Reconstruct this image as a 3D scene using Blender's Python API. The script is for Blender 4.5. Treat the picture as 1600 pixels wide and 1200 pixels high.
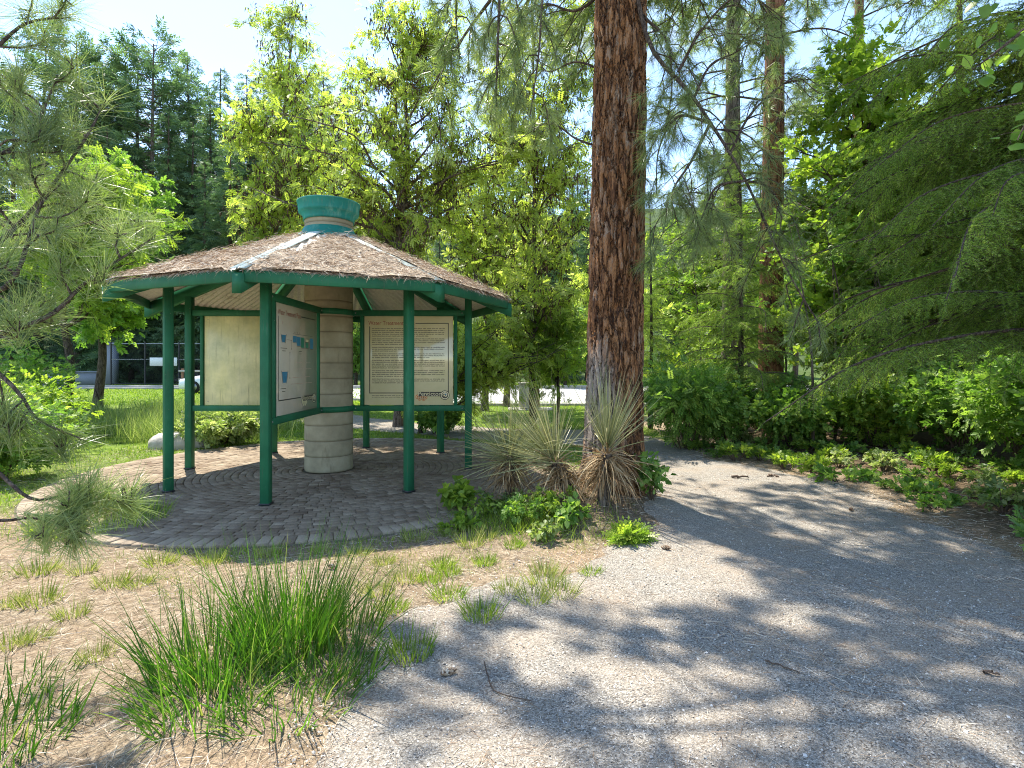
import bpy, math, random
import numpy as np
from math import radians as R, sin, cos, pi

# ------------------------------------------------------------------ camera, sky, sun
for o in list(bpy.data.objects):
    bpy.data.objects.remove(o)
SC = bpy.context.scene
COL = SC.collection
F = 850.0            # focal length in pixels of a 1600 px wide picture
HZ = 570.0           # horizon row
EYE = 1.5
cd = bpy.data.cameras.new('camera')
cd.sensor_width = 36.0
cd.lens = F / 1600 * 36
cd.shift_y = (HZ - 600) / 1600
cd.clip_start = 0.05
cd.clip_end = 3000
cam = bpy.data.objects.new('camera', cd)
COL.objects.link(cam)
cam.location = (0, 0, EYE)
cam.rotation_euler = (R(90), 0, 0)
SC.camera = cam

SUN_FROM = np.array([-0.72, 1.12, 2.45])
SUN_FROM /= np.linalg.norm(SUN_FROM)
SUN_EL = math.asin(SUN_FROM[2])
SUN_AZ = math.atan2(SUN_FROM[0], SUN_FROM[1])     # clockwise from +Y
w = bpy.data.worlds.new('World')
SC.world = w
w.use_nodes = True
nt = w.node_tree
nt.nodes.clear()
out = nt.nodes.new('ShaderNodeOutputWorld')
bg = nt.nodes.new('ShaderNodeBackground')
bg.inputs['Strength'].default_value = 0.15
sky = nt.nodes.new('ShaderNodeTexSky')
sky.sky_type = 'NISHITA'
sky.sun_disc = False
sky.sun_elevation = SUN_EL
sky.sun_rotation = SUN_AZ
sky.air_density = 1.0
sky.dust_density = 0.1
sky.ozone_density = 1.5
tc = nt.nodes.new('ShaderNodeTexCoord')
mp = nt.nodes.new('ShaderNodeMapping')
mp.inputs['Scale'].default_value = (1.6, 1.2, 4.5)
mp.inputs['Rotation'].default_value = (0.2, 0.3, 0.5)
ns = nt.nodes.new('ShaderNodeTexNoise')
ns.inputs['Scale'].default_value = 1.7
ns.inputs['Detail'].default_value = 9
ns.inputs['Roughness'].default_value = 0.62
rp = nt.nodes.new('ShaderNodeValToRGB')
rp.color_ramp.elements[0].position = 0.50
rp.color_ramp.elements[1].position = 0.72
mx = nt.nodes.new('ShaderNodeMix')
mx.data_type = 'RGBA'
mx.inputs[7].default_value = (2.0, 2.15, 2.3, 1)
nt.links.new(tc.outputs['Generated'], mp.inputs['Vector'])
nt.links.new(mp.outputs[0], ns.inputs['Vector'])
nt.links.new(ns.outputs['Fac'], rp.inputs[0])
nt.links.new(rp.outputs[0], mx.inputs[0])
nt.links.new(sky.outputs[0], mx.inputs[6])
nt.links.new(mx.outputs[2], bg.inputs['Color'])
nt.links.new(bg.outputs[0], out.inputs['Surface'])

sd = bpy.data.lights.new('sun', 'SUN')
sd.energy = 3.9
sd.angle = R(0.55)
sd.color = (1.0, 0.93, 0.81)
sun = bpy.data.objects.new('sun', sd)
COL.objects.link(sun)
sun.rotation_euler = (pi / 2 - SUN_EL, 0, pi - SUN_AZ)
SC.view_settings.view_transform = 'Standard'
SC.view_settings.look = 'None'
SC.view_settings.exposure = 1.62
SC.view_settings.gamma = 1
SC.render.engine = 'CYCLES'
SC.cycles.use_denoising = True
SC.cycles.filter_width = 1.05
SC.cycles.denoising_prefilter = 'NONE'
SC.cycles.max_bounces = 10
SC.cycles.diffuse_bounces = 6
SC.cycles.transmission_bounces = 5
SC.cycles.sample_clamp_indirect = 6

# ------------------------------------------------------------------ helpers
def px(x, y, d):
    """point seen at pixel (x, y) of the 1600x1200 picture at depth d"""
    return np.array([(x - 800) / F * d, d, EYE - (y - HZ) / F * d])

def gpx(x, y):
    d = EYE * F / (y - HZ)
    return np.array([(x - 800) / F * d, d])

class Geo:
    def __init__(s):
        s.v = []; s.q = []; s.t = []; s.r = []; s.n = 0
    def add(s, V, q=None, t=None, r=0.5):
        V = np.asarray(V, float).reshape(-1, 3)
        if q is not None and len(q): s.q.append(np.asarray(q, int).reshape(-1, 4) + s.n)
        if t is not None and len(t): s.t.append(np.asarray(t, int).reshape(-1, 3) + s.n)
        s.v.append(V)
        s.r.append(np.broadcast_to(np.asarray(r, float), (len(V),)) if np.ndim(r) == 0 else np.asarray(r, float))
        s.n += len(V)
        return s
    def mesh(s, name, mat, smooth=False):
        V = np.concatenate(s.v) if s.v else np.zeros((0, 3))
        r = np.concatenate(s.r) if s.r else np.zeros(0)
        q = np.concatenate(s.q) if s.q else np.zeros((0, 4), int)
        t = np.concatenate(s.t) if s.t else np.zeros((0, 3), int)
        me = bpy.data.meshes.new(name)
        me.vertices.add(len(V))
        me.vertices.foreach_set('co', V.astype(np.float32).ravel())
        nl = q.size + t.size
        me.loops.add(nl)
        me.loops.foreach_set('vertex_index', np.concatenate([q.ravel(), t.ravel()]).astype(np.int32))
        me.polygons.add(len(q) + len(t))
        st = np.concatenate([np.arange(len(q)) * 4, q.size + np.arange(len(t)) * 3]).astype(np.int32)
        me.polygons.foreach_set('loop_start', st)
        if smooth:
            me.polygons.foreach_set('use_smooth', np.ones(len(q) + len(t), bool))
        a = me.attributes.new('rnd', 'FLOAT', 'POINT')
        a.data.foreach_set('value', r.astype(np.float32))
        me.update(calc_edges=True)
        if mat: me.materials.append(mat)
        return me
    def obj(s, name, mat, parent=None, smooth=False):
        o = bpy.data.objects.new(name, s.mesh(name, mat, smooth))
        COL.objects.link(o)
        if parent: o.parent = parent
        return o

def box(g, c, size, rz=0.0, r=0.5, M=None):
    x, y, z = np.array(size) / 2
    V = np.array([[-x,-y,-z],[x,-y,-z],[x,y,-z],[-x,y,-z],[-x,-y,z],[x,-y,z],[x,y,z],[-x,y,z]])
    if M is None:
        M = np.array([[cos(rz), -sin(rz), 0], [sin(rz), cos(rz), 0], [0, 0, 1]])
    V = V @ M.T + np.array(c)
    g.add(V, q=[[0,3,2,1],[4,5,6,7],[0,1,5,4],[1,2,6,5],[2,3,7,6],[3,0,4,7]], r=r)
    return g

def bevbox(g, c, size, b=0.006, rz=0.0, r=0.5, M=None):
    """box with chamfered edges along all sides"""
    import bmesh
    bm = bmesh.new()
    bmesh.ops.create_cube(bm, size=1)
    bmesh.ops.scale(bm, vec=size, verts=bm.verts)
    bmesh.ops.bevel(bm, geom=bm.edges, offset=b, segments=1, affect='EDGES')
    bm.verts.index_update()
    V = np.array([v.co[:] for v in bm.verts])
    if M is None:
        M = np.array([[cos(rz), -sin(rz), 0], [sin(rz), cos(rz), 0], [0, 0, 1]])
    V = V @ M.T + np.array(c)
    q = [[v.index for v in f.verts] for f in bm.faces if len(f.verts) == 4]
    t = [[v.index for v in f.verts] for f in bm.faces if len(f.verts) == 3]
    bm.free()
    g.add(V, q=q, t=t, r=r)
    return g

def beam(g, a, b, w_, h, bev=0.005, r=0.5):
    """rectangular beam from a to b: w_ sideways, h upright"""
    a = np.array(a, float); b = np.array(b, float)
    d = b - a; L = np.linalg.norm(d); d /= L
    s = np.cross(d, [0, 0, 1]); n = np.linalg.norm(s)
    s = s / n if n > 1e-5 else np.array([1.0, 0, 0])
    u = np.cross(s, d)
    bevbox(g, (a + b) / 2, (w_, L, h), bev, M=np.stack([s, d, u], 1), r=r)
    return g

def smooth_path(pts, n):
    pts = np.asarray(pts, float)
    m = len(pts)
    t = np.linspace(0, m - 1, n)
    P = np.vstack([2 * pts[0] - pts[1], pts, 2 * pts[-1] - pts[-2]])
    i = np.clip(t.astype(int), 0, m - 2)
    f = (t - i)[:, None]
    p0, p1, p2, p3 = P[i], P[i + 1], P[i + 2], P[i + 3]
    return 0.5 * ((2 * p1) + (-p0 + p2) * f + (2 * p0 - 5 * p1 + 4 * p2 - p3) * f**2 + (-p0 + 3 * p1 - 3 * p2 + p3) * f**3)

def tube(g, pts, rad, sides=6, r=0.5):
    pts = np.asarray(pts, float); n = len(pts)
    rad = np.broadcast_to(np.asarray(rad, float), (n,))
    T = np.gradient(pts, axis=0)
    T /= np.linalg.norm(T, axis=1)[:, None] + 1e-9
    ref = np.array([0.31, 0.17, 0.94]) if abs(T[:, 2].mean()) < 0.8 else np.array([1.0, 0.05, 0.1])
    X = np.cross(T, ref); X /= np.linalg.norm(X, axis=1)[:, None] + 1e-9
    Y = np.cross(T, X)
    a = np.arange(sides) / sides * 2 * pi
    V = pts[:, None] + rad[:, None, None] * (X[:, None] * np.cos(a)[None, :, None] + Y[:, None] * np.sin(a)[None, :, None])
    i = np.arange(n - 1)[:, None] * sides; j = np.arange(sides)[None]; k = (j + 1) % sides
    q = np.stack([i + j, i + k, i + sides + k, i + sides + j], -1).reshape(-1, 4)
    V = V.reshape(-1, 3)
    g.add(V, q=q, r=r)
    if rad[-1] > 0.002:
        g.add(np.vstack([V[-sides:], pts[-1:]]), t=[[x, (x + 1) % sides, sides] for x in range(sides)], r=r)
    return g

def lathe(g, prof, c=(0, 0, 0), n=64, r=0.5):
    prof = np.array(prof, float)
    a = np.arange(n) / n * 2 * pi
    V = np.stack([prof[:, 0][:, None] * np.cos(a), prof[:, 0][:, None] * np.sin(a), np.repeat(prof[:, 1][:, None], n, 1)], -1)
    m = len(prof)
    i = np.arange(m - 1)[:, None] * n; j = np.arange(n)[None]; k = (j + 1) % n
    q = np.stack([i + j, i + k, i + n + k, i + n + j], -1).reshape(-1, 4)
    g.add(V.reshape(-1, 3) + np.array(c), q=q, r=r)
    return g

def unit(v):
    v = np.asarray(v, float)
    return v / (np.linalg.norm(v, axis=-1, keepdims=True) + 1e-9)

def basis(d, roll):
    """N matrices with columns (side, d, normal)"""
    d = unit(d)
    up = np.zeros_like(d); up[:, 2] = 1
    par = np.abs(d[:, 2]) > 0.98
    up[par] = [1, 0, 0]
    x = unit(np.cross(d, up)); z = np.cross(x, d)
    c = np.cos(roll)[:, None]; s = np.sin(roll)[:, None]
    X = x * c + z * s; Z = -x * s + z * c
    return np.stack([X, d, Z], -1)

def inst(g, tv, tq, tt, pos, M, sc, r):
    n = len(pos); k = len(tv)
    if n == 0: return g
    sc = np.asarray(sc, float)
    if sc.ndim == 0: sc = np.full(n, float(sc))
    V = np.einsum('nij,kj->nki', M, tv) * sc[:, None, None] + pos[:, None]
    off = (np.arange(n) * k)[:, None, None]
    q = (np.asarray(tq, int)[None] + off).reshape(-1, 4) if tq is not None and len(tq) else None
    t = (np.asarray(tt, int)[None] + off).reshape(-1, 3) if tt is not None and len(tt) else None
    g.add(V.reshape(-1, 3), q=q, t=t, r=np.repeat(r, k))
    return g

def strips(g, rng, p0, d, L, wd, bend=(0, 0, -0.6), seg=3, r=None, taper=1.0):
    """thin blades/needles: start p0, direction d, length L, bending along bend"""
    n = len(p0)
    if n == 0: return g
    L = np.broadcast_to(L, (n,)); wd = np.broadcast_to(wd, (n,))
    bend = np.broadcast_to(np.asarray(bend, float), (n, 3))
    d = unit(d)
    side = unit(np.cross(d, unit(rng.normal(size=(n, 3)))))
    P = p0.copy(); rows = []
    for k in range(seg + 1):
        f = k / seg
        hw = wd * 0.5 * (1 - f ** 2 * taper)
        if k < seg:
            rows.append(P - side * hw[:, None]); rows.append(P + side * hw[:, None])
        else:
            rows.append(P.copy())
        dd = unit(d + bend * ((k + 0.5) / seg))
        P = P + dd * (L / seg)[:, None]
    V = np.stack(rows, 1)                      # n, 2*seg+1, 3
    k = V.shape[1]
    q = [[2 * i, 2 * i + 1, 2 * i + 3, 2 * i + 2] for i in range(seg - 1)]
    t = [[2 * seg - 2, 2 * seg - 1, 2 * seg]]
    off = (np.arange(n) * k)[:, None, None]
    if r is None: r = rng.random(n)
    g.add(V.reshape(-1, 3), q=(np.array(q, int)[None] + off).reshape(-1, 4) if q else None,
          t=(np.array(t, int)[None] + off).reshape(-1, 3), r=np.repeat(r, k))
    return g

def vnoise(x, y, seed=0):
    x = np.asarray(x, float); y = np.asarray(y, float)
    xi = np.floor(x).astype(np.int64); yi = np.floor(y).astype(np.int64)
    fx = x - xi; fy = y - yi
    fx = fx * fx * (3 - 2 * fx); fy = fy * fy * (3 - 2 * fy)
    def h(a, b):
        n = (a * 374761393 + b * 668265263 + seed * 144665) & 0x7fffffff
        n = ((n ^ (n >> 13)) * 1274126177) & 0x7fffffff
        return ((n ^ (n >> 16)) & 0xffff) / 65535.0
    return (h(xi, yi) * (1 - fx) + h(xi + 1, yi) * fx) * (1 - fy) + (h(xi, yi + 1) * (1 - fx) + h(xi + 1, yi + 1) * fx) * fy

def fbm(x, y, s=1.0, o=4, seed=0):
    t = 0; a = 0.5
    for i in range(o):
        t = t + a * vnoise(x * s, y * s, seed + i * 17); s *= 2.1; a *= 0.5
    return t

def sstep(a, b, x):
    t = np.clip((x - a) / (b - a), 0, 1)
    return t * t * (3 - 2 * t)

def tag(o, label=None, cat=None, group=None, kind=None):
    if label: o['label'] = label
    if cat: o['category'] = cat
    if group: o['group'] = group
    if kind: o['kind'] = kind
    return o

def empty(name, loc, label, cat, group=None, rz=0.0):
    o = bpy.data.objects.new(name, None)
    COL.objects.link(o)
    o.empty_display_size = 0.2
    o.location = tuple(float(v) for v in loc)
    o.rotation_euler = (0, 0, rz)
    return tag(o, label, cat, group)

def dup(root, loc, rz, sc=1.0, label=None, group=None):
    r = root.copy(); COL.objects.link(r)
    r.location = tuple(float(v) for v in loc); r.rotation_euler = (0, 0, rz)
    r.scale = (sc, sc, sc) if np.ndim(sc) == 0 else sc
    if label: r['label'] = label
    if group: r['group'] = group
    for ch in list(root.children):
        c = ch.copy(); COL.objects.link(c); c.parent = r
        for gg in ch.children:
            e = gg.copy(); COL.objects.link(e); e.parent = c
    return r

# ------------------------------------------------------------------ materials
def srgb(r, g, b):
    def f(c):
        c /= 255.0
        return c / 12.92 if c <= 0.04045 else ((c + 0.055) / 1.055) ** 2.4
    return (f(r), f(g), f(b), 1)

def new_mat(name):
    m = bpy.data.materials.new(name); m.use_nodes = True
    m.node_tree.nodes.clear()
    return m, m.node_tree

def N(nt, t, **kw):
    n = nt.nodes.new(t)
    for k, v in kw.items():
        if hasattr(n, k): setattr(n, k, v)
        else: n.inputs[k].default_value = v
    return n

def ramp(nt, src, stops):
    n = nt.nodes.new('ShaderNodeValToRGB')
    cr = n.color_ramp
    while len(cr.elements) < len(stops): cr.elements.new(0.5)
    for e, (p, c) in zip(cr.elements, stops):
        e.position = p; e.color = c if len(c) == 4 else (*c, 1)
    nt.links.new(src, n.inputs[0])
    return n.outputs[0]

def mixc(nt, fac, a, b, mode='MIX'):
    n = nt.nodes.new('ShaderNodeMix'); n.data_type = 'RGBA'; n.blend_type = mode
    for i, v in ((0, fac), (6, a), (7, b)):
        if isinstance(v, (int, float, tuple)): n.inputs[i].default_value = v
        else: nt.links.new(v, n.inputs[i])
    return n.outputs[2]

def coords(nt, scale=(1, 1, 1), kind='Object'):
    t = nt.nodes.new('ShaderNodeTexCoord'); m = nt.nodes.new('ShaderNodeMapping')
    m.inputs['Scale'].default_value = scale
    nt.links.new(t.outputs[kind], m.inputs[0])
    return m.outputs[0]

def noise(nt, vec, scale, detail=5, rough=0.55, out='Fac'):
    n = N(nt, 'ShaderNodeTexNoise', Scale=scale, Detail=detail, Roughness=rough)
    nt.links.new(vec, n.inputs['Vector'])
    return n.outputs[out]

def finish(nt, col, rough=0.7, spec=0.3, bump=None, bump_d=0.01, bump_s=1.0, metal=0.0, coat=0.0):
    p = N(nt, 'ShaderNodeBsdfPrincipled', Roughness=rough, Metallic=metal)
    p.inputs['Specular IOR Level'].default_value = spec
    p.inputs['Coat Weight'].default_value = coat
    if isinstance(col, tuple): p.inputs['Base Color'].default_value = col
    else: nt.links.new(col, p.inputs['Base Color'])
    if bump is not None:
        b = N(nt, 'ShaderNodeBump', Strength=bump_s, Distance=bump_d)
        nt.links.new(bump, b.inputs['Height']); nt.links.new(b.outputs[0], p.inputs['Normal'])
    o = nt.nodes.new('ShaderNodeOutputMaterial')
    nt.links.new(p.outputs[0], o.inputs['Surface'])
    return p, o

def leaf_mat(name, stops, trans=0.4, tcol=None, rough=0.45, spec=0.35, big=0.6):
    """foliage: colour varies leaf by leaf (attribute rnd) and clump by clump"""
    m, nt = new_mat(name)
    a = N(nt, 'ShaderNodeAttribute', attribute_name='rnd')
    c = ramp(nt, a.outputs['Fac'], stops)
    nz = noise(nt, coords(nt), big, 3)
    c = mixc(nt, 1.0, c, ramp(nt, nz, [(0.3, (0.62, 0.66, 0.6)), (0.7, (1.25, 1.2, 1.1))]), 'MULTIPLY')
    p = N(nt, 'ShaderNodeBsdfPrincipled', Roughness=rough)
    p.inputs['Specular IOR Level'].default_value = spec
    nt.links.new(c, p.inputs['Base Color'])
    tr = nt.nodes.new('ShaderNodeBsdfTranslucent')
    tcol = tcol or (1.5, 1.7, 0.6)
    nt.links.new(mixc(nt, 1.0, c, (*tcol, 1), 'MULTIPLY'), tr.inputs['Color'])
    mx = N(nt, 'ShaderNodeMixShader'); mx.inputs[0].default_value = trans
    nt.links.new(p.outputs[0], mx.inputs[1]); nt.links.new(tr.outputs[0], mx.inputs[2])
    o = nt.nodes.new('ShaderNodeOutputMaterial')
    nt.links.new(mx.outputs[0], o.inputs['Surface'])
    return m

def bark_mat(name, stops, scale=9.0, sz=0.3, disp=0.012, true_disp=False, grey=False):
    """plated bark: upright irregular flakes in several tones between furrows"""
    m, nt = new_mat(name)
    v = coords(nt, (1, 1, sz))
    wz = noise(nt, v, scale * 0.9, 5, 0.65, 'Color')
    ad = N(nt, 'ShaderNodeVectorMath', operation='MULTIPLY_ADD')
    nt.links.new(wz, ad.inputs[0]); k = 1.5 / scale; ad.inputs[1].default_value = (k, k, k * 1.4)
    nt.links.new(v, ad.inputs[2])
    vo = N(nt, 'ShaderNodeTexVoronoi', Scale=scale, feature='DISTANCE_TO_EDGE')
    nt.links.new(ad.outputs[0], vo.inputs['Vector'])
    vc = N(nt, 'ShaderNodeTexVoronoi', Scale=scale * 2.3)
    nt.links.new(ad.outputs[0], vc.inputs['Vector'])
    n2 = noise(nt, v, scale * 4, 7, 0.75)
    n3 = noise(nt, coords(nt, (1, 1, 0.5)), 2.6, 5)
    crack = ramp(nt, vo.outputs['Distance'], [(0.0, (0, 0, 0)), (0.12, (0.7, 0.7, 0.7)), (0.3, (1, 1, 1))])
    sep = nt.nodes.new('ShaderNodeSeparateColor'); nt.links.new(vc.outputs['Color'], sep.inputs[0])
    def ma(a, k, b):
        t = N(nt, 'ShaderNodeMath', operation='MULTIPLY_ADD'); nt.links.new(a, t.inputs[0]); t.inputs[1].default_value = k
        if isinstance(b, float): t.inputs[2].default_value = b
        else: nt.links.new(b, t.inputs[2])
        return t.outputs[0]
    f = ma(n2, 0.95, ma(sep.outputs[0], 0.38, ma(n3, 0.3, -0.32)))
    c = ramp(nt, f, stops)
    dk = tuple(x * 0.45 for x in stops[0][1]) + (1,)
    if grey:      # weathered pale bark low on one side of the trunk
        gm = N(nt, 'ShaderNodeVectorMath', operation='DISTANCE')
        nt.links.new(coords(nt, (1, 1, 0.42)), gm.inputs[0]); gm.inputs[1].default_value = (-0.32, -0.20, 0.33)
        gn_ = ma(noise(nt, v, 16, 5, 0.7), 0.35, gm.outputs['Value'])
        c = mixc(nt, ramp(nt, gn_, [(0.42, (0.8, 0.8, 0.8)), (0.56, (0, 0, 0))]), c, (0.36, 0.33, 0.30, 1))
    cr2 = mixc(nt, 0.45, crack, n2)
    cm = mixc(nt, ramp(nt, cr2, [(0.2, (0, 0, 0)), (0.46, (1, 1, 1))]), dk, c)
    hgt = ma(n2, 0.7, crack)
    p, o = finish(nt, cm, 0.85, 0.15, None if true_disp else hgt, disp, 0.9)
    if true_disp:
        d = N(nt, 'ShaderNodeDisplacement', Midlevel=0.9, Scale=disp)
        nt.links.new(hgt, d.inputs['Height']); nt.links.new(d.outputs[0], o.inputs['Displacement'])
        m.displacement_method = 'BOTH'
    return m

def paint_mat(name, base, worn, rough=0.5, wear=(0.6, 0.75), scale=6, bump_s=0.25, chips=True):
    """faded outdoor paint: fading, rubbed patches, chips to grey wood/metal, streaks of dirt"""
    m, nt = new_mat(name)
    v = coords(nt, (1, 1, 0.3))
    n1 = noise(nt, v, scale, 8, 0.7); n2 = noise(nt, v, scale * 14, 3)
    c = mixc(nt, ramp(nt, n1, [(wear[0], (0, 0, 0)), (wear[1], (1, 1, 1))]), base, worn)
    c = mixc(nt, 1.0, c, ramp(nt, noise(nt, coords(nt), 2.3, 6, 0.65), [(0.3, (0.68, 0.72, 0.7)), (0.7, (1.3, 1.22, 1.2))]), 'MULTIPLY')
    st = noise(nt, coords(nt, (1, 1, 0.06)), 38, 5, 0.7)
    c = mixc(nt, ramp(nt, st, [(0.56, (0, 0, 0)), (0.74, (0.5, 0.5, 0.5))]), c, (0.12, 0.11, 0.08, 1))
    if chips:
        ch = noise(nt, coords(nt, (1, 1, 0.5)), 34, 6, 0.75)
        c = mixc(nt, ramp(nt, ch, [(0.66, (0, 0, 0)), (0.69, (1, 1, 1))]), c, (0.20, 0.19, 0.16, 1))
    finish(nt, c, max(rough, 0.58) if chips else rough, 0.25, n2, 0.003, bump_s)
    return m

M = {}
M['green'] = paint_mat('green_paint', (0.018, 0.135, 0.065, 1), (0.04, 0.19, 0.105, 1))
M['green2'] = paint_mat('teal_green_paint', (0.015, 0.21, 0.18, 1), (0.15, 0.34, 0.28, 1), wear=(0.52, 0.72))
M['panelback'] = paint_mat('panel_back', (0.60, 0.60, 0.30, 1), (0.68, 0.67, 0.42, 1), 0.28, (0.35, 0.7), 2.2, 0.05, False)
def glossy(name, col, dirt):
    m, nt = new_mat(name)
    n1 = noise(nt, coords(nt), 3.5, 6, 0.6)
    c = mixc(nt, ramp(nt, n1, [(0.4, (0, 0, 0)), (0.75, (1, 1, 1))]), col, dirt)
    finish(nt, c, 0.12, 0.55, None, coat=0.6)
    return m
M['panel'] = glossy('laminated_panel', (0.70, 0.64, 0.40, 1), (0.60, 0.55, 0.30, 1))
M['panelpink'] = glossy('laminated_diagram_panel', (0.62, 0.56, 0.46, 1), (0.54, 0.48, 0.36, 1))
def flat(name, c, rough=0.5, metal=0.0, spec=0.4):
    m, nt = new_mat(name)
    n1 = noise(nt, coords(nt), 25, 4)
    cc = mixc(nt, 1.0, c, ramp(nt, n1, [(0.3, (0.86, 0.86, 0.86)), (0.7, (1.1, 1.1, 1.1))]), 'MULTIPLY')
    finish(nt, cc, rough, spec, metal=metal)
    return m
M['ink'] = flat('dark_ink', (0.03, 0.028, 0.025, 1), 0.3)
M['textink'] = flat('brown_ink', (0.10, 0.085, 0.055, 1), 0.3)
M['redink'] = flat('red_ink', (0.30, 0.035, 0.03, 1), 0.3)
M['blueink'] = flat('blue_ink', (0.03, 0.24, 0.42, 1), 0.3)
M['greenink'] = flat('green_ink', (0.02, 0.25, 0.16, 1), 0.3)
M['orangeink'] = flat('orange_ink', (0.55, 0.20, 0.06, 1), 0.3)
M['cream'] = flat('cream_ink', (0.72, 0.66, 0.42, 1), 0.3)
M['pinkink'] = flat('pink_ink', (0.50, 0.30, 0.24, 1), 0.3)
M['tin'] = flat('white_roof_metal', (0.66, 0.62, 0.56, 1), 0.35)
M['cap'] = paint_mat('pale_ridge_metal', (0.50, 0.58, 0.55, 1), (0.34, 0.44, 0.42, 1), 0.4)
M['steel'] = flat('galvanised_steel', (0.35, 0.36, 0.36, 1), 0.4, 0.8)
M['darkmetal'] = flat('black_fence_metal', (0.03, 0.032, 0.035, 1), 0.5)
M['white'] = flat('white_car_paint', (0.75, 0.76, 0.78, 1), 0.2)
M['glass'] = flat('dark_glass', (0.02, 0.025, 0.03, 1), 0.05)
M['rubber'] = flat('tyre_rubber', (0.02, 0.02, 0.02, 1), 0.8)
M['timber'] = flat('brown_timber', (0.22, 0.12, 0.07, 1), 0.8)
M['signwhite'] = flat('white_sign_board', (0.75, 0.75, 0.72, 1), 0.4)
M['greywall'] = flat('grey_wall', (0.22, 0.24, 0.27, 1), 0.8)

# concrete column cast in stacked rings
def m_column():
    m, nt = new_mat('cast_concrete')
    v = coords(nt)
    n1 = noise(nt, v, 3.0, 6, 0.65); n2 = noise(nt, v, 30, 5)
    c = ramp(nt, n1, [(0.3, (0.24, 0.21, 0.14)), (0.55, (0.34, 0.305, 0.205)), (0.75, (0.42, 0.385, 0.28))])
    c = mixc(nt, ramp(nt, noise(nt, coords(nt, (1, 1, 0.3)), 9, 4), [(0.6, (0, 0, 0)), (0.8, (1, 1, 1))]), c, (0.19, 0.16, 0.10, 1))
    a = N(nt, 'ShaderNodeAttribute', attribute_name='rnd')
    c = mixc(nt, a.outputs['Fac'], c, (0.12, 0.10, 0.06, 1))
    finish(nt, c, 0.85, 0.15, n2, 0.004, 0.5)
    return m
M['concrete'] = m_column()
def m_ground():
    m, nt = new_mat('ground_soil')
    v = coords(nt)
    n1 = noise(nt, v, 1.3, 6, 0.65); n2 = noise(nt, v, 22, 6, 0.7); n3 = noise(nt, v, 95, 3, 0.6)
    soil = ramp(nt, n2, [(0.28, (0.13, 0.095, 0.06)), (0.5, (0.27, 0.215, 0.15)), (0.72, (0.42, 0.36, 0.27))])
    soil = mixc(nt, ramp(nt, n1, [(0.45, (0, 0, 0)), (0.7, (0.75, 0.75, 0.75))]), soil, (0.31, 0.225, 0.145, 1))
    soil = mixc(nt, 0.7, soil, ramp(nt, n3, [(0.35, (0.45, 0.44, 0.42)), (0.6, (1.25, 1.22, 1.2))]), 'MULTIPLY')
    gr = ramp(nt, noise(nt, v, 5, 6, 0.7), [(0.3, (0.06, 0.11, 0.018)), (0.55, (0.15, 0.22, 0.035)), (0.75, (0.28, 0.30, 0.09))])
    wood = ramp(nt, n2, [(0.3, (0.05, 0.038, 0.022)), (0.7, (0.17, 0.12, 0.075))])
    def att(nm):
        a = N(nt, 'ShaderNodeAttribute', attribute_name=nm)
        return a.outputs['Fac']
    c = mixc(nt, att('lawn'), soil, gr)
    c = mixc(nt, att('duff'), c, wood)
    c = mixc(nt, att('hill'), c, ramp(nt, noise(nt, v, 0.4, 6, 0.7), [(0.3, (0.025, 0.04, 0.018)), (0.7, (0.09, 0.13, 0.05))]))
    b = N(nt, 'ShaderNodeMath', operation='MULTIPLY_ADD'); nt.links.new(n3, b.inputs[0]); b.inputs[1].default_value = 0.4; nt.links.new(n2, b.inputs[2])
    finish(nt, c, 0.95, 0.1, b.outputs[0], 0.03, 0.8)
    return m
M['ground'] = m_ground()
def m_gravel():
    m, nt = new_mat('fine_gravel')
    v = coords(nt)
    vo = N(nt, 'ShaderNodeTexVoronoi', Scale=150.0); nt.links.new(v, vo.inputs['Vector'])
    vo2 = N(nt, 'ShaderNodeTexVoronoi', Scale=75.0); nt.links.new(v, vo2.inputs['Vector'])
    s = nt.nodes.new('ShaderNodeSeparateColor'); nt.links.new(vo.outputs['Color'], s.inputs[0])
    c = ramp(nt, s.outputs[0], [(0.0, (0.10, 0.088, 0.075)), (0.3, (0.215, 0.197, 0.17)), (0.7, (0.305, 0.28, 0.242)), (1.0, (0.45, 0.42, 0.37))])
    n1 = noise(nt, v, 1.6, 6, 0.6)
    c = mixc(nt, ramp(nt, n1, [(0.42, (0, 0, 0)), (0.68, (0.5, 0.5, 0.5))]), c, (0.33, 0.26, 0.19, 1))
    c = mixc(nt, ramp(nt, noise(nt, v, 45, 4, 0.7), [(0.60, (0, 0, 0)), (0.72, (0.8, 0.8, 0.8))]), c, (0.10, 0.075, 0.055, 1))
    hb = N(nt, 'ShaderNodeMath', operation='ADD'); nt.links.new(vo.outputs['Distance'], hb.inputs[0]); nt.links.new(vo2.outputs['Distance'], hb.inputs[1])
    finish(nt, c, 0.95, 0.1, hb.outputs[0], 0.006, 0.8)
    return m
M['gravel'] = m_gravel()
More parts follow.
